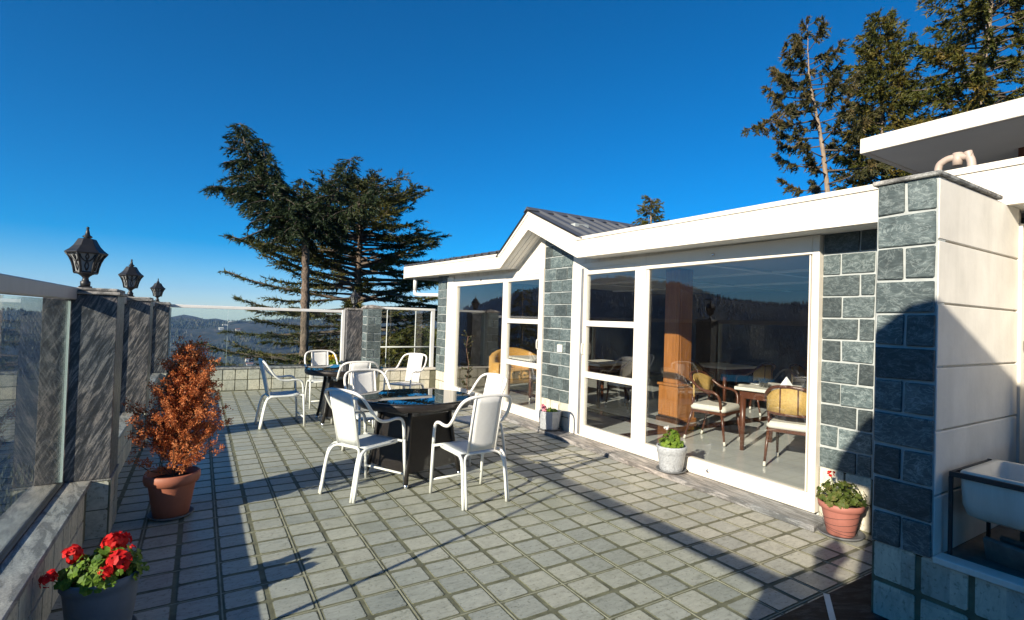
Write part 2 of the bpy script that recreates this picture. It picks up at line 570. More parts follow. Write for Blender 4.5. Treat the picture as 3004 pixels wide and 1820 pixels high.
def catmull(pts, k=5):
    P = [Vector(p) for p in pts]
    P = [P[0] * 2 - P[1]] + P + [P[-1] * 2 - P[-2]]
    out = []
    for i in range(1, len(P) - 2):
        for j in range(k):
            t = j / k
            a, b, c, d = P[i - 1:i + 3]
            out.append(.5 * ((2 * b) + (c - a) * t + (2 * a - 5 * b + 4 * c - d) * t * t + (3 * b - a - 3 * c + d) * t ** 3))
    out.append(P[-2])
    return out
def unit(v):
    return v / (np.linalg.norm(v, axis=-1, keepdims=True) + 1e-9)

# ================================================================== THE TERRACE FLOOR
FX0, FX1, FY1 = -.60, 4.096, 12.4
slab = struct(MB().box(-.9, 4.75, -3.2, 12.75, -2.6, -.0032).build('terrace_floor', M['grout']))
PADW = CELL - .027
def pad_mesh(w, d, h=.007, ch=.012, sl=.0012):
    def ring(a, b, c, z):
        return [(-a + c, -b, z), (a - c, -b, z), (a, -b + c, z), (a, b - c, z), (a - c, b, z), (-a + c, b, z), (-a, b - c, z), (-a, -b + c, z)]
    mb = MB()
    mb.rings([ring(w / 2 + sl, d / 2 + sl, ch, -h), ring(w / 2, d / 2, ch, 0)], False, False, True)
    return mb
rnd = random.Random(5)
variants = []
for k in range(6):
    variants.append(pad_mesh(PADW - rnd.uniform(0, .006), PADW - rnd.uniform(0, .006), .0045, rnd.uniform(.006, .013)).mesh('tile', M['tile']))
def side_grout(me):
    me.materials.append(M['grout'])
    for p in me.polygons:
        if p.normal.z < .8:
            p.material_index = 1
for me in variants:
    side_grout(me)
cells = []
i0, i1 = math.floor((FX0 - TX0) / CELL), math.ceil((4.45 - TX0) / CELL)
j0, j1 = math.floor((1.2 - TY0) / CELL), math.ceil((FY1 - TY0) / CELL)
for i in range(i0, i1):
    for j in range(j0, j1):
        x, y = TX0 + (i + .5) * CELL, TY0 + (j + .5) * CELL
        if x > 4.096 and y > 2.34:
            continue
        if y < 1.62 or y > 12.36:
            continue
        p = proj((x, y, 0))
        vis = p is not None and -40 < p[0] < 2500 and p[1] < 1530
        cells.append((0 if vis else 1, p[2] if p else 99, x, y))
cells.sort()
rest = MB()
for n_, (nv, dep, x, y) in enumerate(cells):
    dz = rnd.uniform(-.0008, .0008)
    if n_ < 300:
        o = link('tile', variants[rnd.randrange(6)], slab)
        o.location = (x, y, dz)
        o.rotation_euler = (rnd.uniform(-.002, .002), rnd.uniform(-.002, .002), rnd.choice((0, PI / 2, PI)))
    else:
        pm = pad_mesh(PADW - rnd.uniform(0, .006), PADW - rnd.uniform(0, .006), .0045, .014)
        b = len(rest.v)
        rest.v += [(vx + x, vy + y, vz + dz) for vx, vy, vz in pm.v]
        rest.f += [tuple(b + q for q in f) for f in pm.f]
        rest.sm += pm.sm
side_grout(stuff(rest.build('distant_tiles', M['tile'], slab)).data)
jm = MB()
for i in range(i0, i1 + 1):
    if i % 2 == 0:
        x = TX0 + i * CELL
        if FX0 < x < 4.4:
            jm.box(x - .004, x + .004, 1.62, 12.39 if x < 4.09 else 2.33, -.0035, -.0008)
for j in range(j0, j1 + 1):
    if j % 2 == 0:
        y = TY0 + j * CELL
        if 1.7 < y < 12.38:
            jm.box(FX0, 4.094 if y > 2.3 else 4.4, y - .0035, y + .0035, -.0035, -.0010)
stuff(jm.build('joint_line', M['joint'], slab))

# dark step the photographer stands on
st = thing('granite_step', 'dark granite step with a pale strip at the bottom right corner', 'step')
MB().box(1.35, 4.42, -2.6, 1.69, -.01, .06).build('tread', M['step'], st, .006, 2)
a, b = Vector((3.095, 1.686, .0605)), Vector((2.80, 1.48, .0605))
d = (b - a).normalized()
w = Vector((-d.y, d.x, 0)) * .016
MB().prism([a + w, a - w, b - w, b + w], (0, 0, .003)).build('pale_strip', M['white'], st)  # pale strip laid on the tread

# ================================================================== PARAPETS, PILLARS, GLASS
def dado(parent, origin, u, n_u, rows, z0, mat=None, w=None, normal=None, gap=.018):
    """cement tiles on a wall: origin at the lower left, u along the wall, normal out of it"""
    u = Vector(u)
    nrm = Vector(normal)
    w = w or CELL
    me = pad_mesh(w - gap, CELL - gap - .002, .010, .008).mesh('tile', mat or M['dado'])
    rot = Matrix((u, Vector((0, 0, 1)), nrm)).transposed()
    if rot.determinant() < 0:
        rot = Matrix((-u, Vector((0, 0, 1)), nrm)).transposed()
    for r in range(rows):
        for i in range(n_u):
            o = link('tile', me, parent)
            p = Vector(origin) + u * ((i + .5) * w) + Vector((0, 0, z0 + (r + .5) * CELL * .985)) + nrm * .008
            o.matrix_local = Matrix.Translation(p) @ rot.to_4x4()
PIL_Y = [(.04, .47), (4.775, 5.205), (7.72, 8.15), (12.22, 12.65)]
PX0, PX1 = -.882, -.482
GX = -.739
LZ = .405
wall_l = thing('parapet_wall', 'low tiled parapet wall with a granite ledge along the left edge', 'wall')
MB().box(-.89, -.606, -3.0, 12.40, -.01, .375).build('wall_core', M['grout'], wall_l)
for ya, yb in ((-3.0, .04), (.47, 4.775), (5.205, 7.72), (8.15, 12.22)):
    MB().box(-.90, -.584, ya, yb, .375, LZ).build('ledge', M['granite_flat'], wall_l, .004)
    if yb > 3:
        n = int((yb - ya - .02) / CELL)
        dado(wall_l, (-.606, ya + .01, 0), (0, 1, 0), n, 2, -.03, normal=(1, 0, 0))
wall_f = thing('parapet_wall', 'low tiled parapet wall with pale slab top at the far end', 'wall')
MB().box(-.48, 3.15, 12.408, 12.72, -.01, .43).build('wall_core', M['grout'], wall_f)
MB().box(-.48, 3.15, 12.385, 12.74, .43, .47).build('ledge', M['granite_flat'], wall_f, .004)
dado(wall_f, (-.46, 12.408, 0), (1, 0, 0), 16, 2, .0, normal=(0, -1, 0))
wall_r = thing('parapet_wall', 'short tiled parapet wall with white ledge beside the house corner', 'wall')
MB().box(3.0, 4.44, 11.208, 11.50, -.01, .44).box(3.0, 3.15, 11.50, 12.408, -.01, .44).build('wall_core', M['grout'], wall_r)
MB().box(3.10, 4.42, 11.18, 11.52, .44, .485).build('ledge', M['white'], wall_r, .004)
dado(wall_r, (3.18, 11.208, 0), (1, 0, 0), 5, 2, .01, normal=(0, -1, 0))

plabels = ['streaked granite pillar at the parapet end beside the camera', 'largest streaked granite pillar nearest the camera carrying a lantern', 'second granite pillar along the left parapet, half hidden by the rust bush', 'granite pillar at the far left corner of the terrace']
def pillar(x0, x1, y0, y1, label, zt=1.685):
    p = thing('granite_pillar', label, 'pillar', ((x0 + x1) / 2, (y0 + y1) / 2, 0), group='granite parapet pillars')
    a, b = (x1 - x0) / 2, (y1 - y0) / 2
    MB().box(-a + .006, a - .006, -b + .006, b - .006, LZ + .002, zt - .002).build('shaft', M['granite'], p, .003)
    MB().box(-a, a, -b, b, -.01, LZ - .012).build('base', M['grout'], p)
    MB().box(-a - .004, a + .004, -b - .004, b + .004, LZ - .012, LZ).build('base_slab', M['granite_flat'], p, .003)
    me = pad_mesh((2 * a) / 2 - .02, CELL - .03, .008, .008).mesh('tile', M['dado'])
    for r in range(2):
        for q in (-.5, .5):
            o = link('tile', me, p)
            o.matrix_local = Matrix.Translation((q * a, -b - .003, (r + .5) * CELL * .9)) @ Matrix.Rotation(PI / 2, 4, 'X')
            o = link('tile', me, p)
            o.matrix_local = Matrix.Translation((a + .003, q * b, (r + .5) * CELL * .9)) @ Matrix.Rotation(PI / 2, 4, 'Z') @ Matrix.Rotation(PI / 2, 4, 'X')
    c = MB()
    rr = random.Random(int(y0 * 10))
    def lay(e, z0, z1):
        c.box(-a - e, a + e, -b - e, b + e, z0, z1)
    lay(.012, zt, zt + .022)
    c.build('cap_slab', M['cap'], p, .006, 2)
    c = MB()
    lay(-.004, zt + .023, zt + .046)
    c.build('cap_slab', M['cap'], p, .008, 2)
    return p
for (ya, yb), lb in zip(PIL_Y, plabels):
    pillar(PX0, PX1, ya, yb, lb)
pillar(2.73, 3.07, 12.30, 12.62, 'granite pillar on the far wall behind the tables, beside the slate post', 1.70)

def glass_run(p0, p1, zb, zt, label, inward, seams=(), railw=.07, railh=.084, rmat=None, seamw=.003):
    """balustrade: panes, bottom channel and handrail between two points"""
    p0, p1 = Vector(p0), Vector(p1)
    d = (p1 - p0)
    L = d.length
    d.normalize()
    g = thing('glass_balustrade', label, 'balustrade', p0, math.atan2(d.y, d.x))
    e = [0] + list(seams) + [L]
    for a, b in zip(e[:-1], e[1:]):
        q = MB().box(a + .004, b - .004, -.005, .005, zb + .012, zt - .01).build('pane', M['rpane'], g)
    for sx in e:
        w = seamw if 0 < sx < L else .016
        x = min(max(sx, .008), L - .008)
        MB().box(x - w / 2, x + w / 2, -.0065, .0065, zb + .014, zt - .012).build('edge_seal', M['edge'], g)
    MB().box(0, L, -.016, .016, zb, zb + .012).build('base_channel', M['blackbar'], g)
    MB().box(-.01, L + .01, -railw / 2, railw / 2, zt - .004, zt - .004 + railh).build('handrail', rmat or M['rail'], g, .008, 2)
    return g
glass_run((GX, .47, 0), (GX, 4.775, 0), LZ, 1.65, 'clear glass balustrade with shade-darkened handrail nearest the camera on the left', 1, (2.17,), seamw=.030, rmat=M['shaded_rail'])
glass_run((GX, 5.205, 0), (GX, 7.72, 0), LZ, 1.65, 'glass balustrade between the first and second granite pillars on the left', 1, rmat=M['shaded_rail'])
glass_run((GX, 8.15, 0), (GX, 12.22, 0), LZ, 1.65, 'glass balustrade between the second and third granite pillars on the left', 1, rmat=M['shaded_rail'])
glass_run((-.48, 12.5, 0), (2.70, 12.5, 0), .47, 1.64, 'wide clear glass balustrade with white handrail on the far wall', 1, (.95,), railh=.06)
glass_run((3.19, 11.32, 0), (4.38, 11.32, 0), .485, 1.74, 'clear glass balustrade with white handrail beside the house corner', 1, railh=.05)
tag(MB().box(2.655, 2.725, 12.45, 12.55, .47, 1.70).build('metal_post', M['rail'], None, .006), 'pale metal post against the far granite pillar', 'post')
tag(MB().box(4.30, 4.385, 11.29, 11.35, .487, 1.735).build('metal_post', M['rail'], None, .006), 'pale metal post between glass and the house corner', 'post')
# low railing seen beyond the right-hand balustrade
rl = thing('metal_railing', 'thin white railing beyond the glass near the house corner', 'railing')
MB().tube([(3.2, 13.6, .80), (6.2, 13.6, .80)], .022, 6).build('top_rail', M['rail'], rl)
for x in (3.25, 4.0, 4.75, 5.5):
    MB().tube([(x, 13.6, -.6), (x, 13.6, 1.75)], .012, 6).build('upright', M['rail'], rl)

# ------------------------------------------------------------------ lanterns
def make_lamp(label):
    t = thing('lantern', label, 'lantern', group='black lanterns on the parapet pillars')
    n = 6
    MB().box(-.052, .052, -.052, .052, 0, .018).build('base_plate', M['black'], t, .004)
    MB().lathe([(.040, .016), (.042, .055), (.030, .062), (.024, .085), (.034, .098), (.055, .112), (.090, .124), (.094, .130)], 16).build('neck', M['black'], t)
    zz = [(.088, .128), (.096, .17), (.110, .215), (.132, .258), (.160, .290)]
    MB().lathe([(r * .94, z) for r, z in zz], n, smooth=False, cap0=True, cap1=True).build('glass_body', M['lampglass'], t)
    fr = MB()
    for j in range(n):
        a = 2 * PI * j / n
        fr.tube([(r * 1.02 * math.cos(a), r * 1.02 * math.sin(a), z) for r, z in zz], .011, 6)
    for (r, z) in (zz[0], zz[-1]):
        pts = [(r * math.cos(2 * PI * j / n), r * math.sin(2 * PI * j / n), z) for j in range(n + 1)]
        fr.tube(pts, .011, 6)
    # scrolled leaf pattern on each pane
    for j in range(n):
        a0, a1 = 2 * PI * j / n, 2 * PI * (j + 1) / n
        def on(u, v):
            for (r0, z0), (r1, z1) in zip(zz[:-1], zz[1:]):
                if z0 <= v <= z1 + 1e-6:
                    r = (r0 + (r1 - r0) * (v - z0) / (z1 - z0)) * .97
                    p0 = Vector((r * math.cos(a0), r * math.sin(a0), v))
                    p1 = Vector((r * math.cos(a1), r * math.sin(a1), v))
                    return p0.lerp(p1, u)
        for s in (-1, 1):
            fr.tube([on(.5, .145), on(.5 + s * .13, .17), on(.5 + s * .14, .19), on(.5 + s * .03, .215), on(.5, .23)], .0055, 5)
            fr.tube([on(.5, .22), on(.5 + s * .2, .225), on(.5 + s * .36, .245), on(.5 + s * .42, .275)], .0055, 5)
            fr.tube([on(.5, .23), on(.5 + s * .10, .255), on(.5, .285)], .0055, 5)
    fr.build('cage', M['black'], t)
    MB().lathe([(.172, .286), (.176, .293), (.140, .318), (.108, .350), (.086, .385), (.074, .405), (.060, .409)], n, smooth=False).build('roof', M['black'], t, .003)
    MB().lathe([(.030, .405), (.026, .414), (.042, .424), (.040, .430), (.022, .440), (.016, .465), (.010, .490), (.014, .496), (.011, .506), (.002, .510)], 12).build('finial', M['black'], t)
    return t
LS = .435 / .51 * 1.0
lamp = make_lamp('largest black lantern on the pillar nearest the camera')
lamp.location = (-.695, 5.0, 1.731)
lamp.scale = (LS * .82, LS * .82, LS * 1.02)
lamp.rotation_euler = (0, 0, R(11))
for lb, loc in (('middle black lantern of the three on the left pillars', (-.695, 7.92, 1.731)), ('smallest black lantern on the far left corner pillar', (-.685, 12.43, 1.731)), ('black lantern against the cedar on the far wall pillar', (2.91, 12.46, 1.746)), ('black lantern on the parapet pillar beside the camera', (-.68, .25, 1.731))):
    c = copy_tree(lamp)
    c.location = loc
    c['label'] = lb

# ================================================================== THE HOUSE
house = thing('dining_pavilion', 'white framed dining pavilion with slate columns and gabled eave', 'building')
XF = 4.40
def slate_face(parent, name, y0, y1, z0, z1, xf, rows_h=.178, pattern=(.42, .58), depth=.25, seed=1, axis='x', clip=None, core=None):
    """column clad with slate blocks facing -X, mortar core behind"""
    rr = random.Random(seed)
    if axis == 'x':
        c = MB().box(xf + .010, xf + depth, y0, y1, z0, z1).build(name, core or M['mortar'], parent)
    else:
        c = parent
    z = z0
    k = 0
    while z < z1 - .03:
        h = min(rows_h, z1 - z)
        W_ = y1 - y0
        cuts = pattern[k % len(pattern)]
        e = [0] + [q + rr.uniform(-.02, .02) for q in cuts] + [1]
        for a, b in zip(e[:-1], e[1:]):
            g = .0075
            ya, yb = y0 + a * W_ + g, y0 + b * W_ - g
            za, zb = z + g, z + h - g
            if clip:
                zm = clip((ya + yb) / 2)
                if za > zm - .05:
                    continue
                zb = min(zb, zm)
            pr_ = rr.uniform(.001, .006)
            mb = MB()
            j = lambda: rr.uniform(-.004, .004)
            if axis == 'x':
                f = [(xf - pr_, ya + j(), za + j()), (xf - pr_, yb + j(), za + j()), (xf - pr_, yb + j(), zb + j()), (xf - pr_, ya + j(), zb + j())]
                off = (.03, 0, 0)
            else:
                f = [(ya + j(), xf - pr_, za + j()), (yb + j(), xf - pr_, za + j()), (yb + j(), xf - pr_, zb + j()), (ya + j(), xf - pr_, zb + j())]
                off = (0, .03, 0)
            mb.prism(f, off).build('slate_block', M['slate'], c, .004)
        z += h
        k += 1
    return c
# eave profile: (Y, z top, z bottom) of the fascia, plane X = 4.07
FXX = 4.07
EAVE = [(-2.2, 2.645, 2.395), (1.9, 2.658, 2.385), (5.57, 2.69, 2.43), (6.83, 3.22, 2.96), (7.69, 2.665, 2.43), (12.57, 2.777, 2.518)]
def eave_z(y, k):
    for a, b in zip(EAVE[:-1], EAVE[1:]):
        if a[0] <= y <= b[0]:
            t = (y - a[0]) / (b[0] - a[0])
            return a[k] + (b[k] - a[k]) * t
    return EAVE[-1][k]
fa = MB()
for a, b in zip(EAVE[:-1], EAVE[1:]):
    ring = lambda e: [(FXX, e[0], e[2]), (FXX, e[0], e[1]), (FXX + .05, e[0], e[1]), (FXX + .05, e[0], e[2])]
    fa.rings([ring(a), ring(b)], False)
fascia = fa.build('fascia', M['white'], house)
tr = MB()
for a, b in zip(EAVE[:-1], EAVE[1:]):
    ring = lambda e: [(FXX - .012, e[0], e[1] - .035), (FXX - .012, e[0], e[1] + .006), (FXX + .06, e[0], e[1] + .006), (FXX + .06, e[0], e[1] - .035)]
    tr.rings([ring(a), ring(b)], False)
tr.build('fascia_trim', M['white'], house)
MB().box(FXX, 8.5, 12.57, 12.62, 2.50, 2.785).build('end_fascia', M['white'], house)
# soffit boards (run along Y outside the gable, stepped lines)
so = MB()
for a, b in zip(EAVE[:-1], EAVE[1:]):
    nb = 5
    for k in range(nb):
        x0 = FXX + .05 + k * (XF + .10 - FXX - .05) / nb
        x1 = FXX + .05 + (k + 1) * (XF + .10 - FXX - .05) / nb - .008
        o = .012
        q = [(x0, a[0], a[2] + o), (x1, a[0], a[2] + o), (x1, b[0], b[2] + o), (x0, b[0], b[2] + o)]
        so.rings([q, [(x, y, z + .02) for x, y, z in q]], False)
so.build('soffit', M['soffit'], house)
sb = MB()
for a, b in zip(EAVE[:-1], EAVE[1:]):
    q = [(FXX + .05, a[0], a[2] + .034), (XF + .4, a[0], a[2] + .034), (XF + .4, b[0], b[2] + .034), (FXX + .05, b[0], b[2] + .034)]
    sb.rings([q, [(x, y, z + .02) for x, y, z in q]], False)
sb.build('soffit_backing', M['roof2'], house)
# roofs
def sheet(p00, p10, p11, p01, n, amp, name):
    """ribbed metal sheet: u across the ribs, v along them"""
    p00, p10, p11, p01 = map(Vector, (p00, p10, p11, p01))
    nrm = (p10 - p00).cross(p01 - p00).normalized()
    if nrm.z < 0:
        nrm = -nrm
    prof = []
    for i in range(n):
        for f, h in ((0, 0), (.62, 0), (.70, 1), (.88, 1), (.96, 0)):
            prof.append(((i + f) / n, h * amp))
    prof.append((1, 0))
    mb = MB()
    top0 = [p00.lerp(p10, u) + nrm * h for u, h in prof]
    top1 = [p01.lerp(p11, u) + nrm * h for u, h in prof]
    b = len(mb.v)
    for pts in (top0, top1, [p - nrm * .012 for p in top0], [p - nrm * .012 for p in top1]):
        mb.v += [tuple(p) for p in pts]
    k = len(prof)
    for i in range(k - 1):
        for q in ((i, i + 1, k + i + 1, k + i), (2 * k + i, 3 * k + i, 3 * k + i + 1, 2 * k + i + 1), (i, 2 * k + i, 2 * k + i + 1, i + 1), (k + i, k + i + 1, 3 * k + i + 1, 3 * k + i)):
            mb.f.append(q)
            mb.sm.append(False)
    return mb.build(name, M['roof'], house)
RX1 = 8.2
sheet((FXX - .03, 6.83, 3.26), (RX1, 6.83, 3.26), (RX1, 5.45, 2.68), (FXX - .03, 5.45, 2.68), 16, .03, 'gable_roof')
sheet((FXX - .03, 6.83, 3.255), (RX1, 6.83, 3.255), (RX1, 7.80, 2.63), (FXX - .03, 7.80, 2.63), 16, .03, 'gable_roof')
MB().prism([(FXX - .035, 6.73, 3.232), (FXX - .035, 6.83, 3.30), (FXX - .035, 6.93, 3.222), (FXX - .035, 6.83, 3.262)], (RX1 - FXX, 0, 0)).build('ridge_cap', M['roof'], house)
sheet((FXX, 7.6, 2.70), (FXX, 12.62, 2.805), (7.5, 12.62, 3.42), (7.5, 7.6, 3.32), 18, .03, 'lean_roof')
sheet((FXX + .06, -2.2, 2.59), (FXX + .06, 5.5, 2.63), (7.5, 5.5, 2.83), (7.5, -2.2, 2.79), 24, .03, 'lean_roof')

# glazed fronts --------------------------------------------------------------
GZT, GZB = 2.24, .20
FX_A, FX_B = 4.375, 4.455
def bar(mb, y0, y1, z0, z1, x0=FX_A, x1=FX_B):
    mb.box(x0, x1, y0, y1, z0, z1)
def pane(parent, y0, y1, z0, z1, x=4.412):
    return MB().box(x, x + .008, y0, y1, z0, z1).build('pane', M['pane'], parent)
# near front: big fixed light and three-pane sliding leaf
w1 = MB()
bar(w1, 2.50, 2.565, .045, 2.40)
bar(w1, 2.565, 4.60, GZT, 2.40)
bar(w1, 2.565, 4.60, .045, GZB)
bar(w1, 4.60, 4.69, .045, 2.40)
win1 = w1.build('picture_window', M['frame'], house, .004)
pane(win1, 2.56, 4.605, GZB - .01, GZT + .01)
for ya, yb in ((2.585, 2.597), (4.565, 4.598)):
    MB().box(4.392, 4.411, ya, yb, GZB + .002, GZT - .002).build('glazing_bead', M['frame'], win1)
for z in (2.325, .118):
    MB().lathe([(.018, 0), (.020, .006), (.012, .012), (.002, .013)], 12).build('screw_cover', M['chrome'], win1).matrix_local = Matrix.Translation((FX_A, 3.62, z)) @ Matrix.Rotation(-PI / 2, 4, 'Y')
def leaf_door(y0, y1, name, handle_y):
    m = MB()
    X0, X1 = FX_A + .006, FX_B - .006
    for a, b in ((y0, y0 + .10), (y1 - .05, y1)):
        m.box(X0, X1, a, b, .07, 2.33)
    for z0, z1 in ((.07, .20), (.845, .925), (1.54, 1.615), (GZT, 2.33)):
        m.box(X0, X1, y0 + .10, y1 - .05, z0, z1)
    d = m.build(name, M['frame'], house, .004)
    for z0, z1 in ((.19, .855), (.915, 1.55), (1.605, GZT + .01)):
        pane(d, y0 + .095, y1 - .045, z0, z1)
    MB().tube(catmull([(X0 - .002, handle_y, 1.30), (X0 - .035, handle_y, 1.29), (X0 - .035, handle_y, 1.17), (X0 - .002, handle_y, 1.16)], 4), .008, 8).build('handle', M['frame'], d)
    return d
leaf_door(4.692, 5.80, 'sliding_door', 5.775)
j1 = MB()
bar(j1, 5.80, 6.08, .045, 2.40)
bar(j1, 4.69, 5.80, 2.33, 2.40)
bar(j1, 4.69, 5.80, .045, .07)
j1.build('door_frame', M['frame'], house, .004)
MB().box(4.36, 4.374, 5.803, 5.845, .07, 2.33).build('track_cover', M['steel'], house)
# far front
leaf_door(6.865, 8.02, 'sliding_door', 6.93)
j2 = MB()
bar(j2, 6.84, 6.865, .045, 2.40)
bar(j2, 6.865, 8.02, 2.33, 2.40)
bar(j2, 6.865, 8.02, .045, .07)
bar(j2, 8.02, 8.13, .045, 2.40)
bar(j2, 8.13, 10.13, GZT, 2.40)
bar(j2, 8.13, 10.13, .045, GZB)
bar(j2, 10.13, 10.27, .045, 2.40)
bar(j2, 10.275, 10.60, .045, 2.45, FX_A - .01, FX_B)
win2 = j2.build('picture_window', M['frame'], house, .004)
pane(win2, 8.12, 10.14, GZB - .01, GZT + .01)
MB().lathe([(.018, 0), (.020, .006), (.012, .012), (.002, .013)], 12).build('screw_cover', M['blackbar'], win2).matrix_local = Matrix.Translation((FX_A, 9.0, 2.32)) @ Matrix.Rotation(-PI / 2, 4, 'Y')
# head panels up to the soffit
hd = MB()
ys = [2.50, 4.5, 5.57, 6.09]
for a, b in zip(ys[:-1], ys[1:]):
    q = [(4.395, a, 2.40), (4.395, a, eave_z(a, 2) + .03), (4.445, a, eave_z(a, 2) + .03), (4.445, a, 2.40)]
    r_ = [(4.395, b, 2.40), (4.395, b, eave_z(b, 2) + .03), (4.445, b, eave_z(b, 2) + .03), (4.445, b, 2.40)]
    hd.rings([q, r_], False)
hd.build('head_panel', M['white'], house)
hd = MB()
ys = [6.84, 7.69, 9, 10.6]
for a, b in zip(ys[:-1], ys[1:]):
    q = [(4.395, a, 2.402), (4.395, a, eave_z(a, 2) + .03), (4.445, a, eave_z(a, 2) + .03), (4.445, a, 2.402)]
    r_ = [(4.395, b, 2.402), (4.395, b, eave_z(b, 2) + .03), (4.445, b, eave_z(b, 2) + .03), (4.445, b, 2.402)]
    hd.rings([q, r_], False)
hd.build('head_panel', M['white'], house)
# columns
slate_face(house, 'slate_column', 6.095, 6.835, .42, 3.0, XF, pattern=((.36, .74), (.2, .58), (.4, .8)), seed=3, clip=lambda y: eave_z(y, 2) + .01)
slate_face(house, 'slate_column', 10.61, 11.195, .42, 2.53, XF, pattern=((.45,), (.28, .66), (.6,)), seed=4)
slate_face(house, 'slate_column', 2.07, 2.495, .435, 2.42, XF + .02, pattern=((.28,), (.62,)), seed=5, rows_h=.1795)
for (ya, yb, xf) in ((6.095, 6.835, XF), (10.61, 11.195, XF), (2.07, 2.495, XF + .02)):
    bse = MB().box(xf + .014, xf + .24, ya, yb, -.01, .419).build('column_base', M['grout'], house)
    n = max(2, round((yb - ya) / CELL))
    dado(bse, (xf + .014, ya, 0), (0, 1, 0), n, 2, .01, normal=(-1, 0, 0), w=(yb - ya) / n)
for z, y, s in ((1.20, 6.36, .045), (.335, 6.42, .04)):
    MB().box(XF - .018, XF - .004, y - .06, y + .06, z - .055, z + .055).build('switch_plate', M['plasticw'], house, .004)
# granite apron
MB().box(4.096, 4.373, 2.34, 11.19, -.01, .045).build('granite_apron', M['apron'], house, .004)
# downpipe at the far end of the eave
MB().tube([(4.22, 12.2, 2.52), (4.22, 12.2, 2.22)], .045, 12).build('downpipe', M['rail'], house)
MB().tube(catmull([(4.22, 12.2, 2.25), (4.22, 12.19, 2.16), (4.24, 12.1, 2.12), (4.42, 11.5, 2.10), (4.5, 11.15, 2.09)], 5), .042, 12).build('downpipe', M['rail'], house)

# interior shell ------------------------------------------------------------
IZ = .08
inn = MB().box(4.46, 11.5, 2.0, 11.15, -.01, IZ).build('inner_floor', M['marble'], house)
bnd = MB()
bnd.box(4.47, 4.62, 2.55, 10.6, IZ, IZ + .003)
bnd.box(5.55, 5.80, 5.2, 11.0, IZ, IZ + .003)
bnd.box(4.62, 11.0, 5.25, 5.5, IZ + .0032, IZ + .0062)
bnd.build('floor_band', M['mband'], inn)
MB().box(11.5, 11.7, 2.0, 11.3, 0, 2.6).build('back_wall', M['darkwall'], house)
MB().box(4.68, 11.5, 1.9, 2.05, 0, 2.6).build('side_wall', M['darkwall'], house)
MB().box(4.68, 11.5, 11.15, 11.3, 0, 2.6).build('side_wall', M['darkwall'], house)
ce = MB().box(4.46, 11.5, 2.05, 11.15, 2.47, 2.52).build('ceiling', M['ceil'], house)
for y in (3.2, 5.0, 7.2, 9.2):
    MB().box(4.6, 11.4, y - .05, y + .05, 2.44, 2.47).build('ceiling_strip', M['strip'], ce)
for x in (5.6, 7.4, 9.4):
    MB().box(x - .05, x + .05, 2.1, 11.1, 2.435, 2.468).build('ceiling_strip', M['strip'], ce)

# ------------------------------------------------------------------ slate pier and wash alcove on the right
pier = thing('slate_pier', 'tall slate faced pier with white plaster side and granite cap at right', 'pillar')
PXF, PYA, PYB = 3.12, 1.17, 1.46
slate_face(pier, 'slate_facing', PYA, PYB, .453, 2.40, PXF, pattern=((.5,), ()), seed=8, rows_h=.1775, depth=.1)
MB().box(PXF + .1, 4.42, PYA + .02, PYB, .06, 2.395).build('core', M['plaster'], pier)
for k in range(6):
    z1 = 2.395 - k * .326
    MB().box(PXF + .012, 4.30, PYA - .004, PYA + .03, max(.46, z1 - .316), z1).build('plaster_panel', M['plaster'], pier, .004)
MB().box(PXF - .018, 3.96, PYA - .020, PYB + .02, 2.40, 2.424).build('cap_slab', M['cap'], pier, .005)
MB().box(4.30, 4.42, PYA - .02, PYA + .03, .46, 2.3).build('plaster_panel', M['plaster'], pier)
base = thing('tiled_plinth', 'mossy tiled plinth with white marble sill below the sink', 'plinth')
MB().box(PXF + .016, 4.42, -1.5, PYB, .05, .445).build('plinth_core', M['grout'], base)
dado(base, (PXF + .016, PYB, 0), (0, -1, 0), 9, 2, .035, normal=(-1, 0, 0), w=.226, gap=.030)
MB().box(PXF - .012, PXF + .09, -1.5, PYA - .006, .445, .478).build('marble_sill', M['white'], base, .004)
MB().box(PXF + .09, 4.42, -1.5, PYA - .006, .445, .462).build('shelf', M['board'], base)
alc = tag(MB().box(4.42, 4.6, -2.4, 1.165, .0, 2.62).build('alcove_wall', M['plaster']), 'cream plaster back wall of the wash alcove at the right edge', 'wall')
cp = thing('drain_pipe', 'cream vertical drain pipe at the right edge of the white pier', 'pipe')
MB().tube([(4.26, 1.06, .46), (4.26, 1.06, 2.25)], .045, 14).build('pipe_run', M['cream'], cp)
for z in (1.55, 2.0, 2.1):
    MB().tube([(4.26, 1.06, z), (4.26, 1.06, z + .05)], .056, 14).build('collar', M['cream'], cp)
# sink
sk = thing('sink', 'old white ceramic sink on a black iron stand in the alcove', 'sink')
def rrect(x0, x1, y0, y1, z, r, n=4):
    out = []
    for cx_, cy_, a in ((x1 - r, y1 - r, 0), (x0 + r, y1 - r, PI / 2), (x0 + r, y0 + r, PI), (x1 - r, y0 + r, 1.5 * PI)):
        for k in range(n + 1):
            t = a + k * PI / 2 / n
            out.append((cx_ + r * math.cos(t), cy_ + r * math.sin(t), z))
    return out
SX0, SX1, SY0, SY1 = 3.23, 3.72, .30, 1.10
MB().rings([rrect(SX0 + .05, SX1 - .05, SY0 + .05, SY1 - .05, .672, .04), rrect(SX0 + .018, SX1 - .018, SY0 + .02, SY1 - .02, .688, .04), rrect(SX0 + .004, SX1 - .004, SY0 + .006, SY1 - .006, .74, .035), rrect(SX0, SX1, SY0, SY1, .90, .022), rrect(SX0 + .004, SX1 - .004, SY0 + .004, SY1 - .004, .907, .03), rrect(SX0 + .035, SX1 - .035, SY0 + .035, SY1 - .035, .905, .03), rrect(SX0 + .06, SX1 - .06, SY0 + .06, SY1 - .06, .72, .05)], True).build('basin', M['ceramic'], sk)
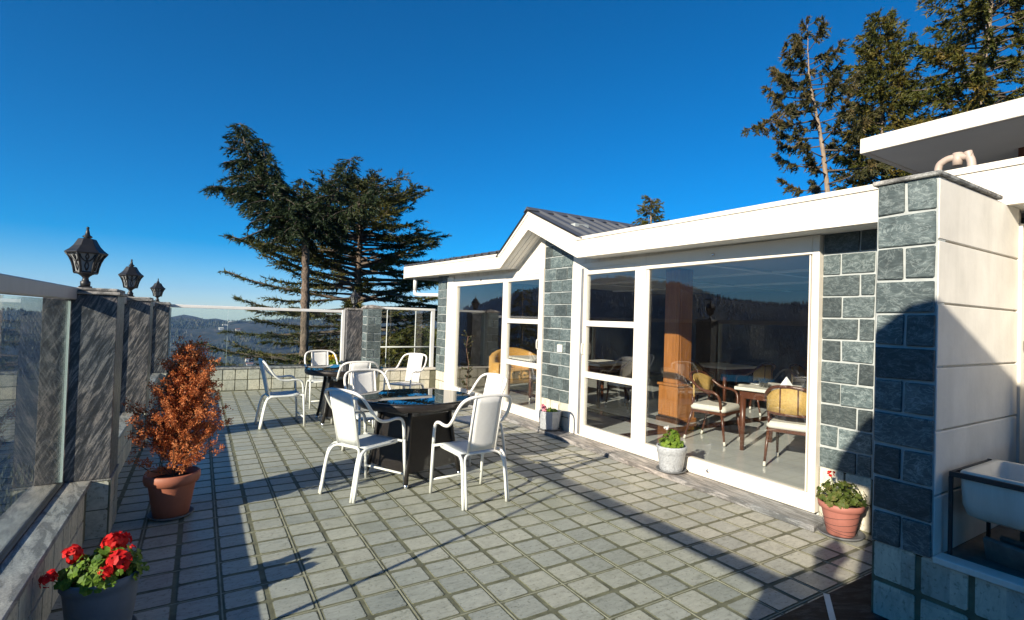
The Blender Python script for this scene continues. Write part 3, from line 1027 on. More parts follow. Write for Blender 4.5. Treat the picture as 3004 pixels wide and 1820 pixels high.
MB().box(SX0 - .022, SX0 - .004, SY0, SY1 + .036, .872, .898).build('stand_bar', M['blackbar'], sk, .003)
MB().box(SX0 - .020, SX0 - .004, SY1 + .020, SY1 + .036, .463, .872).build('stand_leg', M['blackbar'], sk)
MB().box(SX1 + .004, SX1 + .020, SY1 + .020, SY1 + .036, .463, .898).build('stand_leg', M['blackbar'], sk)
MB().box(SX0 - .003, SX1 + .003, SY1 + .021, SY1 + .035, .874, .896).build('stand_bar', M['blackbar'], sk)
MB().box(SX1 + .03, 4.36, .30, .98, .93, .955).build('back_shelf', M['apron'], sk, .004)
bds = thing('board_pile', 'pile of dirty dark boards leaning under the sink', 'boards')
for k, (ang, xx, zz) in enumerate(((24, 3.36, .47), (30, 3.48, .468), (20, 3.62, .466), (36, 3.76, .466))):
    o = MB().box(-.012, .012, -.75, 0, 0, .13).build('board', M['board'], bds, .003)
    o.location = (xx, 1.02 - k * .03, zz)
    o.rotation_euler = (R(4), R(-ang), R(-8 + 5 * k))

# ------------------------------------------------------------------ upper roof at right
ur = thing('upper_roof', 'higher flat roof slab with white edge above the slate pier', 'roof')
MB().box(5.0, 9.5, -4, 2.46, 3.235, 3.335).build('roof_slab', M['white'], ur, .004)
MB().box(4.975, 5.03, -4, 2.485, 3.205, 3.34).build('fascia', M['white'], ur, .004)
MB().box(5.03, 9.5, 2.43, 2.485, 3.205, 3.34).build('fascia', M['white'], ur, .004)
MB().box(5.03, 9.4, -3.9, 2.43, 3.212, 3.234).build('soffit', M['soffit'], ur)
MB().box(6.3, 9.3, -3.8, 1.75, 2.55, 3.21).build('clerestory_wall', M['roof2'], ur)
MB().box(5.85, 6.0, 1.45, 1.6, 2.65, 3.21).build('post', M['dwood'], ur)
pp = thing('vent_pipes', 'faded elbow pipes lying on the roof behind the slate pier', 'pipes')
MB().tube(catmull([(4.8, 1.80, 2.70), (4.8, 1.80, 2.88), (4.8, 1.765, 2.93), (4.8, 1.70, 2.945), (4.8, 1.58, 2.93)], 5), .027, 12).build('elbow_pipe', M['pinkpvc'], pp)
MB().tube([(4.8, 1.675, 2.88), (4.8, 1.672, 2.975)], .034, 12).build('collar', M['pinkpvc'], pp)
MB().tube(catmull([(4.8, 1.61, 2.97), (4.8, 1.60, 2.93), (4.8, 1.585, 2.88), (4.8, 1.58, 2.74)], 5), .029, 12).build('elbow_pipe', M['pinkpvc'], pp)

# far slate post
fp = thing('slate_post', 'square slate clad post on the far wall beside the granite pillar', 'pillar')
MB().box(2.89, 3.165, 11.215, 11.56, .0, 1.735).build('core', M['mortar'], fp)
slate_face(fp, '', 2.885, 3.17, .38, 1.735, 11.205, pattern=((.55,), ()), seed=11, axis='y', rows_h=.17)
c_ = slate_face(fp, 'side_facing', 11.215, 11.56, .38, 1.735, 2.882, pattern=((), (.5,)), seed=12, rows_h=.17, depth=.02)
MB().lathe([(.25, 1.737), (.255, 1.76), (.19, 1.80), (.002, 1.825)], 4, (3.028, 11.385, 0), False, PI / 4).build('cap', M['cap'], fp)

# ================================================================== FURNITURE
def make_chair():
    t = thing('garden_chair', 'x', 'chair', group='white metal garden chairs')
    r = .0145
    for s in (-1, 1):
        MB().tube([(.275, s * .262, .002), (.262, s * .262, .25), (.248, s * .262, .46)], r, 8).build('leg', M['chair'], t)
        MB().tube(catmull([(.19, s * .205, .432), (-.10, s * .205, .428), (-.175, s * .207, .41), (-.215, s * .212, .34), (-.275, s * .222, .002)], 4), r, 8).build('leg', M['chair'], t)
    ap = []
    half = [(.248, .262, .455), (.236, .262, .585), (.205, .262, .645), (.135, .264, .663), (.04, .266, .655), (-.05, .268, .668), (-.125, .268, .725), (-.185, .262, .81), (-.235, .238, .885), (-.262, .185, .922), (-.272, .10, .935), (-.275, 0, .938)]
    ap = half + [(x, -y, z) for x, y, z in reversed(half[:-1])]
    MB().tube(catmull(ap, 3), r, 8).build('arm_frame', M['chair'], t)
    for s in (-1, 1):
        MB().tube([(-.165, s * .135, .44), (-.22, s * .135, .70), (-.272, s * .135, .93)], .011, 8).build('back_post', M['chair'], t)
    MB().tube(catmull([(-.285, .198, .002), (-.235, .193, .30), (-.20, .18, .395), (-.175, .13, .428), (-.172, 0, .430), (-.175, -.13, .428), (-.20, -.18, .395), (-.235, -.193, .30), (-.285, -.198, .002)], 4), .0115, 8).build('rear_frame', M['chair'], t)
    MB().tube([(.235, -.262, .44), (.235, .262, .44)], .012, 8).tube([(.215, .205, .432), (.215, -.205, .432)], .011, 8).build('seat_frame', M['chair'], t)
    MB().tube([(.27, -.262, .125), (.27, .262, .125)], .0105, 8).build('stretcher', M['chair'], t)
    # slung seat and back
    def sheet2(f, nu, nv, th):
        mb = MB()
        g = [[Vector(f(i / nu, j / nv)) for j in range(nv + 1)] for i in range(nu + 1)]
        nrm = (g[nu][0] - g[0][0]).cross(g[0][nv] - g[0][0]).normalized() * th
        rings = []
        for i in range(nu + 1):
            rings.append(g[i] + [p + nrm for p in reversed(g[i])])
        mb.rings(rings, True)
        return mb
    sheet2(lambda u, v: (-.165 + .405 * u, -.20 + .40 * v, .436 - .022 * math.sin(PI * v) * math.sin(PI * u) + .010 * u), 8, 8, .006).build('seat', M['sling'], t)
    sheet2(lambda u, v: (-.168 - .105 * u - .012 * math.sin(PI * v), -.128 + .256 * v, .455 + .475 * u), 8, 6, .005).build('backrest', M['sling'], t)
    return t
CH = [((1.29, 4.99), 26.6, 'white garden chair at front left of the near table, back to the camera'),
      ((2.086, 4.36), 94, 'white garden chair at front right of the near table with shaded mesh back'),
      ((2.70, 5.57), 192, 'white garden chair at the right of the near table, beside the house front'),
      ((1.72, 6.30), -80, 'white garden chair behind the near table facing the camera'),
      ((1.00, 8.42), 3, 'white garden chair at far left seen from the side'),
      ((1.83, 9.90), -86, 'white garden chair farthest away behind the far table'),
      ((3.02, 9.02), 216, 'white garden chair at the right of the far table near the far wall'),
      ((1.92, 7.96), 88, 'white garden chair at the near side of the far table')]
ch0 = make_chair()
for k, ((x, y), a, lb) in enumerate(CH):
    c = ch0 if k == 0 else copy_tree(ch0)
    c.location = (x, y, .001)
    c.rotation_euler = (0, 0, R(a))
    c['label'] = lb

def uv_box_weave(me, su):
    uv = me.uv_layers.new(name='UVMap')
    for p in me.polygons:
        n = p.normal
        for li in p.loop_indices:
            v = me.vertices[me.loops[li].vertex_index].co
            if abs(n.z) > .8:
                uv.data[li].uv = (v.x * su, v.y * su)
            else:
                t = Vector((-n.y, n.x, 0)).normalized()
                uv.data[li].uv = ((v.x * t.x + v.y * t.y) * su, v.z * su)
def uv_cyl(me, su, rad):
    uv = me.uv_layers.new(name='UVMap')
    for p in me.polygons:
        ca = math.atan2(p.center.y, p.center.x)
        for li in p.loop_indices:
            v = me.vertices[me.loops[li].vertex_index].co
            a = math.atan2(v.y, v.x)
            while a - ca > PI:
                a -= 2 * PI
            while a - ca < -PI:
                a += 2 * PI
            uv.data[li].uv = (a * rad * su, v.z * su)
def make_table():
    t = thing('wicker_table', 'x', 'table', group='round black wicker tables')
    TZ = .795
    RR = .555
    rim = MB().lathe([(RR - .05, TZ - .085), (RR - .012, TZ - .082), (RR, TZ - .06), (RR + .004, TZ - .03), (RR - .004, TZ - .012), (RR - .06, TZ - .010)], 56).build('rim', M['wicker'], t)
    uv_cyl(rim.data, 1.6, RR)
    MB().lathe([(RR - .004, TZ - .009), (RR, TZ - .006), (RR, TZ - .002), (RR - .004, TZ)], 64).build('glass_top', M['tglass'], t)
    h0, h1 = .325, .235
    def sq(h, z):
        return [(h, h, z), (-h, h, z), (-h, -h, z), (h, -h, z)]
    b = MB().rings([sq(h0 - .02, .12), sq(h1, .60), sq(h1, TZ - .16)], False).build('skirt', M['wicker'], t)
    uv_box_weave(b.data, 1.6)
    for sx in (-1, 1):
        for sy in (-1, 1):
            lg = MB().tube([(sx * h0, sy * h0, .035), (sx * (h0 - .03), sy * (h0 - .03), .20), (sx * (h1 + .012), sy * (h1 + .012), .60), (sx * (h1 + .012), sy * (h1 + .012), TZ - .08)], .021, 8).build('leg', M['wickleg'], t)
            MB().lathe([(.020, 0), (.022, .006), (.022, .034), (.019, .036)], 10, (sx * h0, sy * h0, .0)).build('foot_cap', M['chrome'], lg)
    x = MB().box(-.40, .40, -.02, .02, TZ - .10, TZ - .075).box(-.02, .02, -.40, .40, TZ - .104, TZ - .079).build('top_brace', M['blackbar'], t)
    return t
t1 = make_table()
t1.location = (1.86, 5.25, .001)
t1.rotation_euler = (0, 0, R(63 - 45))
t1['label'] = 'round black wicker table with reflecting glass top, nearer and larger in view'
t2 = copy_tree(t1)
t2.location = (1.86, 8.40, .001)
t2.rotation_euler = (0, 0, R(41.6 - 45))
t2['label'] = 'round black wicker table farther back, partly hidden by chairs'

# ------------------------------------------------------------------ pots and plants
def pot(parent, prof, mat, n=28, rot=0, soil_r=None, soil_z=None, smooth=True, sauc=None):
    MB().lathe(prof, n, smooth=smooth, rot=rot, cap1=True).build('pot', mat, parent, 0 if smooth else .004)
    MB().lathe([(.001, soil_z - .004), (soil_r, soil_z), (soil_r, soil_z - .01)], n, rot=rot).build('soil', M['soil'], parent)
    if sauc:
        MB().lathe([(sauc - .03, .001), (sauc, .012), (sauc + .012, .030), (sauc + .004, .030), (sauc - .012, .014), (.01, .012)], 32).build('saucer', M['saucer'], parent)
def disc_leaf(P, nrm, r, rng, lobes=7):
    """ruffled round leaf as a fan"""
    nrm = nrm.normalized()
    u = nrm.orthogonal().normalized()
    w = nrm.cross(u)
    a0 = rng.uniform(0, 6.28)
    pts = []
    for k in range(lobes * 2):
        a = a0 + 2 * PI * k / (lobes * 2)
        rr = r * (1.0 if k % 2 == 0 else .86)
        pts.append(P + (u * math.cos(a) + w * math.sin(a)) * rr + nrm * (rng.uniform(-.12, .2) * r))
    return [(P, pts[k], pts[(k + 1) % len(pts)]) for k in range(len(pts) - 1)]
def geranium(parent, z0, rad, h, nl, lmat, heads, fmat, seed, lr=.028, fr=.035):
    rng = random.Random(seed)
    T = []
    stems = MB()
    for k in range(nl):
        a = rng.uniform(0, 2 * PI)
        q = math.sqrt(rng.random())
        p = Vector((math.cos(a) * q * rad, math.sin(a) * q * rad, z0 + h * (rng.uniform(.15, 1) * (1 - .55 * q * q))))
        nrm = Vector((math.cos(a) * q * .9 + rng.uniform(-.5, .5), math.sin(a) * q * .9 + rng.uniform(-.5, .5), rng.uniform(.4, 1)))
        T += disc_leaf(p, nrm, lr * rng.uniform(.6, 1.25), rng)
        if k % 3 == 0:
            stems.tube([(p.x * .3, p.y * .3, z0 - .01), (p.x * .7, p.y * .7, (z0 + p.z) / 2 + .01), tuple(p)], .0022, 4)
    link('foliage', tri_mesh('foliage', np.array([[tuple(a) for a in t] for t in T]), lmat), parent)
    for hx, hy, hz, hr in heads:
        T = []
        c = Vector((hx, hy, hz))
        for k in range(int(26 * (hr / .035) ** 1.2)):
            d = Vector((rng.gauss(0, 1), rng.gauss(0, 1), rng.gauss(.3, .8))).normalized()
            p = c + d * hr * rng.uniform(.6, 1)
            T += disc_leaf(p, d + Vector((rng.uniform(-.4, .4), rng.uniform(-.4, .4), .2)), hr * .42, rng, 3)
        link('flower', tri_mesh('flower', np.array([[tuple(a) for a in t] for t in T]), fmat), parent)
        stems.tube([(hx * .3, hy * .3, z0), (hx * .8, hy * .8, (z0 + hz) / 2), (hx, hy, hz)], .003, 5)
    stems.build('stems', M['stem'], parent)
p1 = thing('potted_geranium', 'blue grey pot of bright red geraniums in the bottom left corner', 'potted plant', (-.355, 3.36, .001), .3)
pot(p1, [(.145, .012), (.155, .03), (.185, .25), (.19, .275), (.202, .285), (.202, .325), (.192, .33), (.182, .325), (.175, .27)], M['slatepot'], soil_r=.178, soil_z=.29, sauc=.175)
p1.scale = (.79, .79, .93)
geranium(p1, .30, .215, .14, 210, M['gleaf'], [(.07, .12, .435, .060), (.12, .13, .43, .050), (-.12, .13, .42, .052), (.05, -.12, .40, .064), (-.02, -.15, .365, .046), (-.25, -.03, .375, .042), (.15, .02, .41, .022)], M['red'], 3, .03)
p4 = thing('potted_geranium', 'round speckled grey pot with a white flower before the big window', 'potted plant', (4.225, 3.98, .046), .4)
pot(p4, [(.115, .014), (.122, .03), (.145, .19), (.147, .195), (.152, .20), (.160, .255), (.158, .272), (.148, .275), (.142, .262), (.138, .22)], M['speck'], soil_r=.14, soil_z=.24, sauc=.15)
geranium(p4, .25, .12, .19, 130, M['gleaf'], [(-.03, .05, .455, .028)], M['whitep'], 7, .026)
p5 = thing('potted_geranium', 'pinkish terracotta pot with one dark red bloom beside the slate wall', 'potted plant', (4.225, 2.20, .001), .1)
pot(p5, [(.095, .012), (.10, .02), (.138, .20), (.140, .205), (.160, .215), (.166, .255), (.158, .262), (.146, .255), (.138, .2)], M['terra2'], soil_r=.142, soil_z=.235, sauc=.155)
geranium(p5, .24, .175, .19, 230, M['gleaf2'], [(-.07, .05, .47, .030)], M['red'], 9, .022)
wr = MB()
for k in range(4):
    z = .05 + .035 * k
    rr_ = .1 + .21 * z
    wr.tube([((rr_ + .003) * math.cos(a), (rr_ + .003) * math.sin(a), z + .02 * math.sin(a + k)) for a in [2 * PI * q / 24 for q in range(25)]], .0013, 4)
wr.build('wire_wrap', M['blackbar'], p5)
p3 = thing('potted_flower', 'octagonal speckled grey pot with pink flowers before the slate column', 'potted plant', (4.235, 6.33, .046), PI / 8)
pot(p3, [(.115, .014), (.14, .018), (.160, .165), (.162, .17), (.164, .175), (.172, .265), (.170, .27), (.152, .27), (.148, .22)], M['speck'], n=8, soil_r=.15, soil_z=.24, smooth=False, sauc=.16)
geranium(p3, .24, .11, .06, 60, M['gleaf'], [(-.09, .05, .315, .042), (-.06, .09, .335, .03), (-.12, .02, .28, .03)], M['pink'], 5, .026)
p6 = thing('potted_sapling', 'tall thin leafy sapling standing against the far house window', 'potted plant', (4.12, 8.85, .046))
pot(p6, [(.09, .012), (.10, .02), (.125, .19), (.13, .2), (.115, .2), (.11, .16)], M['slatepot'], soil_r=.112, soil_z=.17, sauc=.12)
rng = random.Random(2)
sp = MB()
T = []
main = catmull([(0, 0, .16), (-.03, .02, .4), (-.01, .0, .7), (-.05, .03, 1.0), (-.03, .02, 1.22)], 4)
sp.tube(main, .008, 5)
for k in range(26):
    b = main[rng.randrange(3, len(main))]
    d = Vector((rng.uniform(-1, 1), rng.uniform(-1, 1), rng.uniform(.1, .9))).normalized() * rng.uniform(.06, .17)
    sp.tube([b, b + d], .003, 4)
    for q in range(9):
        p = b + d * rng.uniform(.3, 1.05)
        T += disc_leaf(p, Vector((rng.uniform(-1, 1), rng.uniform(-1, 1), rng.uniform(-.2, 1))), rng.uniform(.012, .022), rng, 3)
sp.build('stem', M['twig'], p6)
link('foliage', tri_mesh('foliage', np.array([[tuple(a) for a in t] for t in T]), M['darkleaf']), p6)
p7 = thing('potted_flower', 'yellow and pink flowers on the far ledge beside the granite pillar', 'potted plant', (2.48, 12.32, .002))
pot(p7, [(.10, .01), (.13, .2), (.14, .4), (.15, .42), (.13, .42), (.12, .38)], M['terra'], soil_r=.125, soil_z=.40)
geranium(p7, .41, .16, .22, 110, M['gleaf'], [(-.1, 0, .64, .06), (.0, -.08, .67, .06), (-.04, .05, .6, .05), (.08, -.02, .62, .05)], M['yellow'], 13, .03)
# rust coloured dead shrub
p2 = thing('potted_shrub', 'rust coloured withered shrub in a large terracotta pot beside the left parapet', 'potted plant', (-.135, 5.03, .001), .2)
pot(p2, [(.125, .012), (.135, .02), (.178, .25), (.182, .26), (.205, .268), (.215, .30), (.213, .335), (.202, .343), (.188, .335), (.18, .27)], M['terra'], soil_r=.183, soil_z=.29, sauc=.165)
p2.scale = (.86, .86, 1)
rng = np.random.default_rng(4)
pr_ = random.Random(8)
tw = MB()
LT = []
top = 1.36
for k in range(210):
    t = pr_.random() ** .85
    z = .42 + t * (top - .50)
    wmax = .35 * (1 - t) ** .7 * (.5 + .5 * min(1, (t + .10) / .18)) + .05
    a = pr_.uniform(0, 2 * PI)
    L = wmax * pr_.choice((.6, .8, .95, 1.05, 1.3)) * pr_.uniform(.85, 1.1)
    b0 = Vector((.02 * math.cos(a), .02 * math.sin(a), z - .12))
    b1 = Vector((math.cos(a) * L * .55, math.sin(a) * L * .55, z - .03 + pr_.uniform(-.03, .03)))
    b2 = Vector((math.cos(a) * L, math.sin(a) * L, z + pr_.uniform(.0, .15)))
    for bb in (b0, b1, b2):
        bb += Vector((.10, -.045, 0)) * max(0, bb.z - .35)
    tw.tube([b0, b1, b2], [.005, .0035, .0015], 4)
    nc = int(4 + 16 * L)
    for q in range(nc):
        u = (.25 + .78 * (q + pr_.random()) / nc)
        c0 = np.array(b0) * (1 - u) ** 2 + np.array(b1) * 2 * u * (1 - u) + np.array(b2) * u ** 2 + rng.normal(0, .02, 3)
        n = int(pr_.uniform(18, 40))
        P = c0 + rng.normal(0, .013, (n, 3))
        D = unit(rng.normal(0, 1, (n, 3)) + np.array([math.cos(a), math.sin(a), .6]) * .9)
        Q = unit(np.cross(D, rng.normal(0, 1, (n, 3))))
        sz = rng.uniform(.005, .0115, (n, 1))
        LT.append(np.stack([P, P + D * sz + Q * sz * .6, P + D * sz * 2], 1))
        LT.append(np.stack([P, P + D * sz * 2, P + D * sz - Q * sz * .6], 1))
tw.tube([(0, 0, .27), (.035, -.015, .7), (.09, -.04, 1.25)], [.014, .01, .003], 6)
tw.build('branches', M['twig'], p2)
link('foliage', tri_mesh('foliage', np.concatenate(LT), M['rust']), p2)

# ================================================================== INSIDE THE PAVILION
colm = thing('timber_column', 'panelled orange timber column inside the dining room', 'column', (6.32, 5.88, IZ + .002))
MB().box(-.15, .15, -.15, .15, .60, 2.38).build('shaft', M['wood'], colm, .006)
MB().box(-.20, .20, -.20, .20, .0, .56).build('plinth', M['wood'], colm, .01)
MB().box(-.225, .225, -.225, .225, .0, .07).box(-.22, .22, -.22, .22, .56, .60).build('moulding', M['wood'], colm, .01)
for s in (-1, 1):
    MB().box(-.156, -.148, -.105, .105, .68, 2.2).build('raised_panel', M['wood'], colm, .003) if s < 0 else MB().box(-.105, .105, -.156, -.148, .68, 2.2).build('raised_panel', M['wood'], colm, .003)
MB().box(-.206, -.198, -.14, .14, .14, .50).build('raised_panel', M['wood'], colm, .003)
MB().box(-.14, .14, -.206, -.198, .14, .50).build('raised_panel', M['wood'], colm, .003)
c2 = copy_tree(colm)
c2.location = (6.9, 3.05, IZ + .002)
c2['label'] = 'panelled timber column at the right side of the big window'
def dining_chair():
    t = thing('dining_chair', 'x', 'chair', group='cane backed dining chairs')
    for s in (-1, 1):
        for x0, x1 in ((.20, .26), (-.20, -.31)):
            lg = MB().tube([(x1, s * .23, .002), ((x0 + x1) / 2, s * .225, .22), (x0, s * .215, .42)], [.012, .017, .022], 8).build('leg', M['dwood'], t)
            MB().tube([(x1, s * .23, .0), (x1 + (x0 - x1) * .12, s * .23, .05)], .0155, 8).build('ferrule', M['cushion'], lg)
        MB().tube(catmull([(.20, s * .225, .40), (.19, s * .255, .58), (.12, s * .27, .655), (-.05, s * .275, .68), (-.20, s * .25, .78), (-.27, s * .16, .86), (-.285, 0, .88)], 4), .019, 8).build('arm_rail', M['dwood'], t)
    MB().rings([rrect(-.23, .25, -.24, .24, .41, .05), rrect(-.24, .26, -.25, .25, .44, .06), rrect(-.22, .24, -.23, .23, .485, .06)], True).build('seat', M['cushion'], t)
    MB().rings([rrect(-.235, .255, -.245, .245, .375, .05), rrect(-.235, .255, -.245, .245, .408, .05)], False).build('seat_rail', M['dwood'], t)
    g = []
    for i in range(9):
        a = (i / 8 - .5) * 2
        x = -.275 + .11 * a * a
        y = .25 * a
        g.append([(x, y, .57), (x - .012, y, .57), (x - .012, y, .865 - .08 * a * a), (x, y, .865 - .08 * a * a)])
    MB().rings(g, True).build('cane_back', M['cane'], t)
    MB().tube(catmull([(-.17, .24, .58), (-.25, .14, .575), (-.28, 0, .575), (-.25, -.14, .575), (-.17, -.24, .58)], 3), .015, 8).build('back_rail', M['dwood'], t)
    for s in (-1, 1):
        MB().tube([(-.205, s * .21, .42), (-.20, s * .225, .58)], .015, 6).build('back_support', M['dwood'], t)
        MB().tube([(-.268, s * .09, .575), (-.278, s * .09, .85)], .008, 6).build('back_slat', M['dwood'], t)
    return t
def dining_table(label, loc, rz, lx=.45, ly=.45):
    t = thing('dining_table', label, 'table', loc, rz, 'dining tables inside')
    MB().box(-lx, lx, -ly, ly, .74, .78).build('table_top', M['cushion'], t, .006)
    MB().box(-lx + .05, lx - .05, -ly + .05, ly - .05, .64, .738).build('apron_rail', M['dwood'], t)
    for sx in (-1, 1):
        for sy in (-1, 1):
            MB().tube([(sx * (lx - .08), sy * (ly - .08), .0), (sx * (lx - .08), sy * (ly - .08), .66)], [.025, .042], 8).build('leg', M['dwood'], t)
    return t
DT = [dining_table('dining table laid with napkins and glasses behind the big window', (6.05, 3.78, IZ + .001), R(8), .45, .5),
      dining_table('dining table deep in the room behind the timber column', (8.3, 6.6, IZ + .001), 0),
      dining_table('dining table behind the three-pane sliding door', (6.3, 7.75, IZ + .001), R(10), .5, .4),
      dining_table('dining table in front of the mustard sofa', (5.55, 9.0, IZ + .001), 0, .36, .5),
      dining_table('dining table at the back of the room at right', (8.6, 4.2, IZ + .001), 0)]
dc0 = dining_chair()
DCS = [((5.74, 4.66), -78, 'cane backed dining chair with arms left of the laid table'),
       ((5.55, 3.42), 20, 'cane backed dining chair with its back to the big window'),
       ((8.25, 5.85), 88, 'dining chair in the shade before the table behind the column'),
       ((7.6, 6.6), 4, 'dining chair at the left of the deep table'),
       ((6.3, 7.05), 92, 'dining chair behind the sliding door nearest the glass'),
       ((5.55, 7.85), -5, 'dining chair behind the sliding door beside the slate column'),
       ((8.55, 5.0), -85, 'dining chair on the far side of the back table'),
       ((7.85, 4.2), 0, 'dining chair facing the back table at right'),
       ((5.45, 8.25), 90, 'dining chair before the table with the mustard sofa')]
for k, ((x, y), a, lb) in enumerate(DCS):
    c = dc0 if k == 0 else copy_tree(dc0)
    c.location = (x, y, IZ + .008)
    c.rotation_euler = (0, 0, R(a))
    c['label'] = lb
TT = IZ + .001 + .78
def napkin(loc, lb):
    mb = MB()
    mb.lathe([(.10, .0), (.07, .06), (.004, .155)], 5, smooth=False)
    o = mb.build('napkin', M['napkin'])
    o.location = loc
    return tag(o, lb, 'napkin')
napkin((5.86, 3.72, TT + .001), 'folded white napkin on the laid table behind the window')
def glassware(loc, lb):
    o = MB().lathe([(.028, .002), (.034, .10), (.031, .10), (.026, .008)], 14).build('drinking_glass', M['tumbler'])
    o.location = loc
    return tag(o, lb, 'glass', 'glasses on the laid table')
glassware((5.80, 3.96, TT + .001), 'clear tumbler left of the folded napkin on the laid table')
glassware((5.84, 4.04, TT + .001), 'clear tumbler farthest left on the laid table')
glassware((5.86, 3.45, TT + .001), 'clear tumbler at the right end of the laid table')
glassware((5.90, 3.52, TT + .001), 'clear tumbler just right of the folded napkin')
o = MB().lathe([(.07, .0), (.12, .012), (.125, .016), (.07, .006)], 24).build('plate', M['napkin'])
o.location = (5.98, 4.15, TT + .001)
tag(o, 'white plate at the left end of the laid table', 'plate')
sofa = thing('tub_sofa', 'mustard yellow channel backed tub sofa behind the far window', 'sofa', (5.75, 9.85, IZ + .002), R(-95))
def arc_shell(r0, r1, z0, z1f, a0, a1, n):
    g = []
    for i in range(n + 1):
        a = a0 + (a1 - a0) * i / n
        zt = z1f(a)
        rr_ = r1 + (.012 if i % 2 else 0)
        c, s_ = math.cos(a), math.sin(a) * 1.25
        g.append([(r0 * c, r0 * s_, z0), (rr_ * c, rr_ * s_, z0), (rr_ * c, rr_ * s_, zt - .03), ((r0 + r1) / 2 * c, (r0 + r1) / 2 * s_, zt), (r0 * c, r0 * s_, zt - .03)])
    return MB().rings(g, True)
arc_shell(.40, .52, .12, lambda a: .62 + .28 * max(0, math.cos(a - PI)) , PI * .5 - .5, PI * 1.5 + .5, 30).build('back', M['mustard'], sofa)
MB().rings([rrect(-.38, .36, -.48, .48, .2, .1), rrect(-.38, .38, -.49, .49, .40, .1), rrect(-.35, .36, -.46, .46, .45, .1)], True).build('seat', M['mustard'], sofa)
for sx in (-.3, .3):
    for sy in (-.4, .4):
        MB().tube([(sx, sy, 0), (sx, sy, .2)], [.015, .025], 8).build('leg', M['dwood'], sofa)

# ================================================================== TREES
def conifer(name, label, leaders, seed, barkm, folm, group='conifers around the terrace', nn=3, tw_step=.16, tw_len=.34, droop=.5, nl=.17, nwid=.022, jit=.5, spread=.75):
    rng = np.random.default_rng(seed)
    pr = random.Random(seed)
    base = Vector(leaders[0]['path'][0])
    t = thing(name, label, 'tree', base, group=group)
    trunk, limbs = MB(), MB()
    TP, TD = [], []
    for li, L in enumerate(leaders):
        path = [p - base + Vector((pr.uniform(-1, 1), pr.uniform(-1, 1), 0)) * (L['r0'] * .08) for p in catmull(L['path'], 12 if li == 0 else 6)]
        n = len(path)
        rad = [(L['r0'] + (L['r1'] - L['r0']) * (i / (n - 1)) ** .8) * pr.uniform(.9, 1.1) for i in range(n)]
        (trunk if li == 0 else limbs).tube(path, rad, 10 if li == 0 else 6)
        for k in range(L['nb']):
            u = L.get('t0', 0) + (1 - L.get('t0', 0)) * (k + pr.random()) / L['nb']
            x = u * (n - 1)
            i = min(n - 2, int(x))
            o = path[i].lerp(path[i + 1], x - i)
            az = k * 2.39996 + pr.uniform(-.5, .5)
            az_sel = L.get('az')
            if az_sel:
                az = az_sel(pr)
            ln = L['len'](u) * pr.uniform(.6, 1.15)
            if ln < .05:
                continue
            el = L['el'](u) + pr.uniform(-.18, .18)
            d = Vector((math.cos(az) * math.cos(el), math.sin(az) * math.cos(el), math.sin(el)))
            br = []
            m = 6
            sag = L.get('sag', .25)
            for q in range(m + 1):
                s_ = q / m
                br.append(o + d * (ln * s_) + Vector((0, 0, -sag * ln * s_ * s_ + L.get('tip', .0) * ln * s_ ** 4)))
            limbs.tube(br, [max(.004, .010 + .014 * ln * (1 - q / m)) for q in range(m + 1)], 4)
            nt = max(4, int(ln / tw_step * L.get('dens', 1)))
            for q in range(nt):
                s_ = L.get('bare', .12) + (1 - L.get('bare', .12)) * (q + pr.random()) / nt
                xx = s_ * m
                j = min(m - 1, int(xx))
                bp = br[j].lerp(br[j + 1], xx - j)
                bd = (br[j + 1] - br[j]).normalized()
                side = bd.cross(Vector((0, 0, 1))).normalized() * pr.choice((-1, 1)) * pr.uniform(.2, 1) * spread
                td = (bd * .8 + side + Vector((0, 0, pr.uniform(-1, .25) * droop))).normalized()
                TP.append(bp)
                TD.append(td * (tw_len * pr.uniform(.5, 1.25) * (.55 + .45 * (1 - s_) + .1)))
    TP = np.array([tuple(p) for p in TP])
    TD = np.array([tuple(p) for p in TD])
    out = []
    for q in range(5):
        f = (q + .5) / 5
        P = TP + TD * f + np.array([0, 0, -1.0]) * (np.linalg.norm(TD, axis=1, keepdims=True) * .35 * droop * f * f)
        for k in range(nn):
            D = unit(unit(TD) + rng.normal(0, jit, TP.shape)) * nl * rng.uniform(.6, 1.2, (len(TP), 1))
            Qv = unit(np.cross(D, rng.normal(0, 1, TP.shape))) * nwid * rng.uniform(.6, 1.3, (len(TP), 1))
            out.append(np.stack([P - Qv, P + Qv, P + D], 1))
    trunk.build('trunk', barkm, t)
    limbs.build('limbs', M['limb'], t)
    link('crown', tri_mesh('crown', np.concatenate(out), folm), t)
    return t
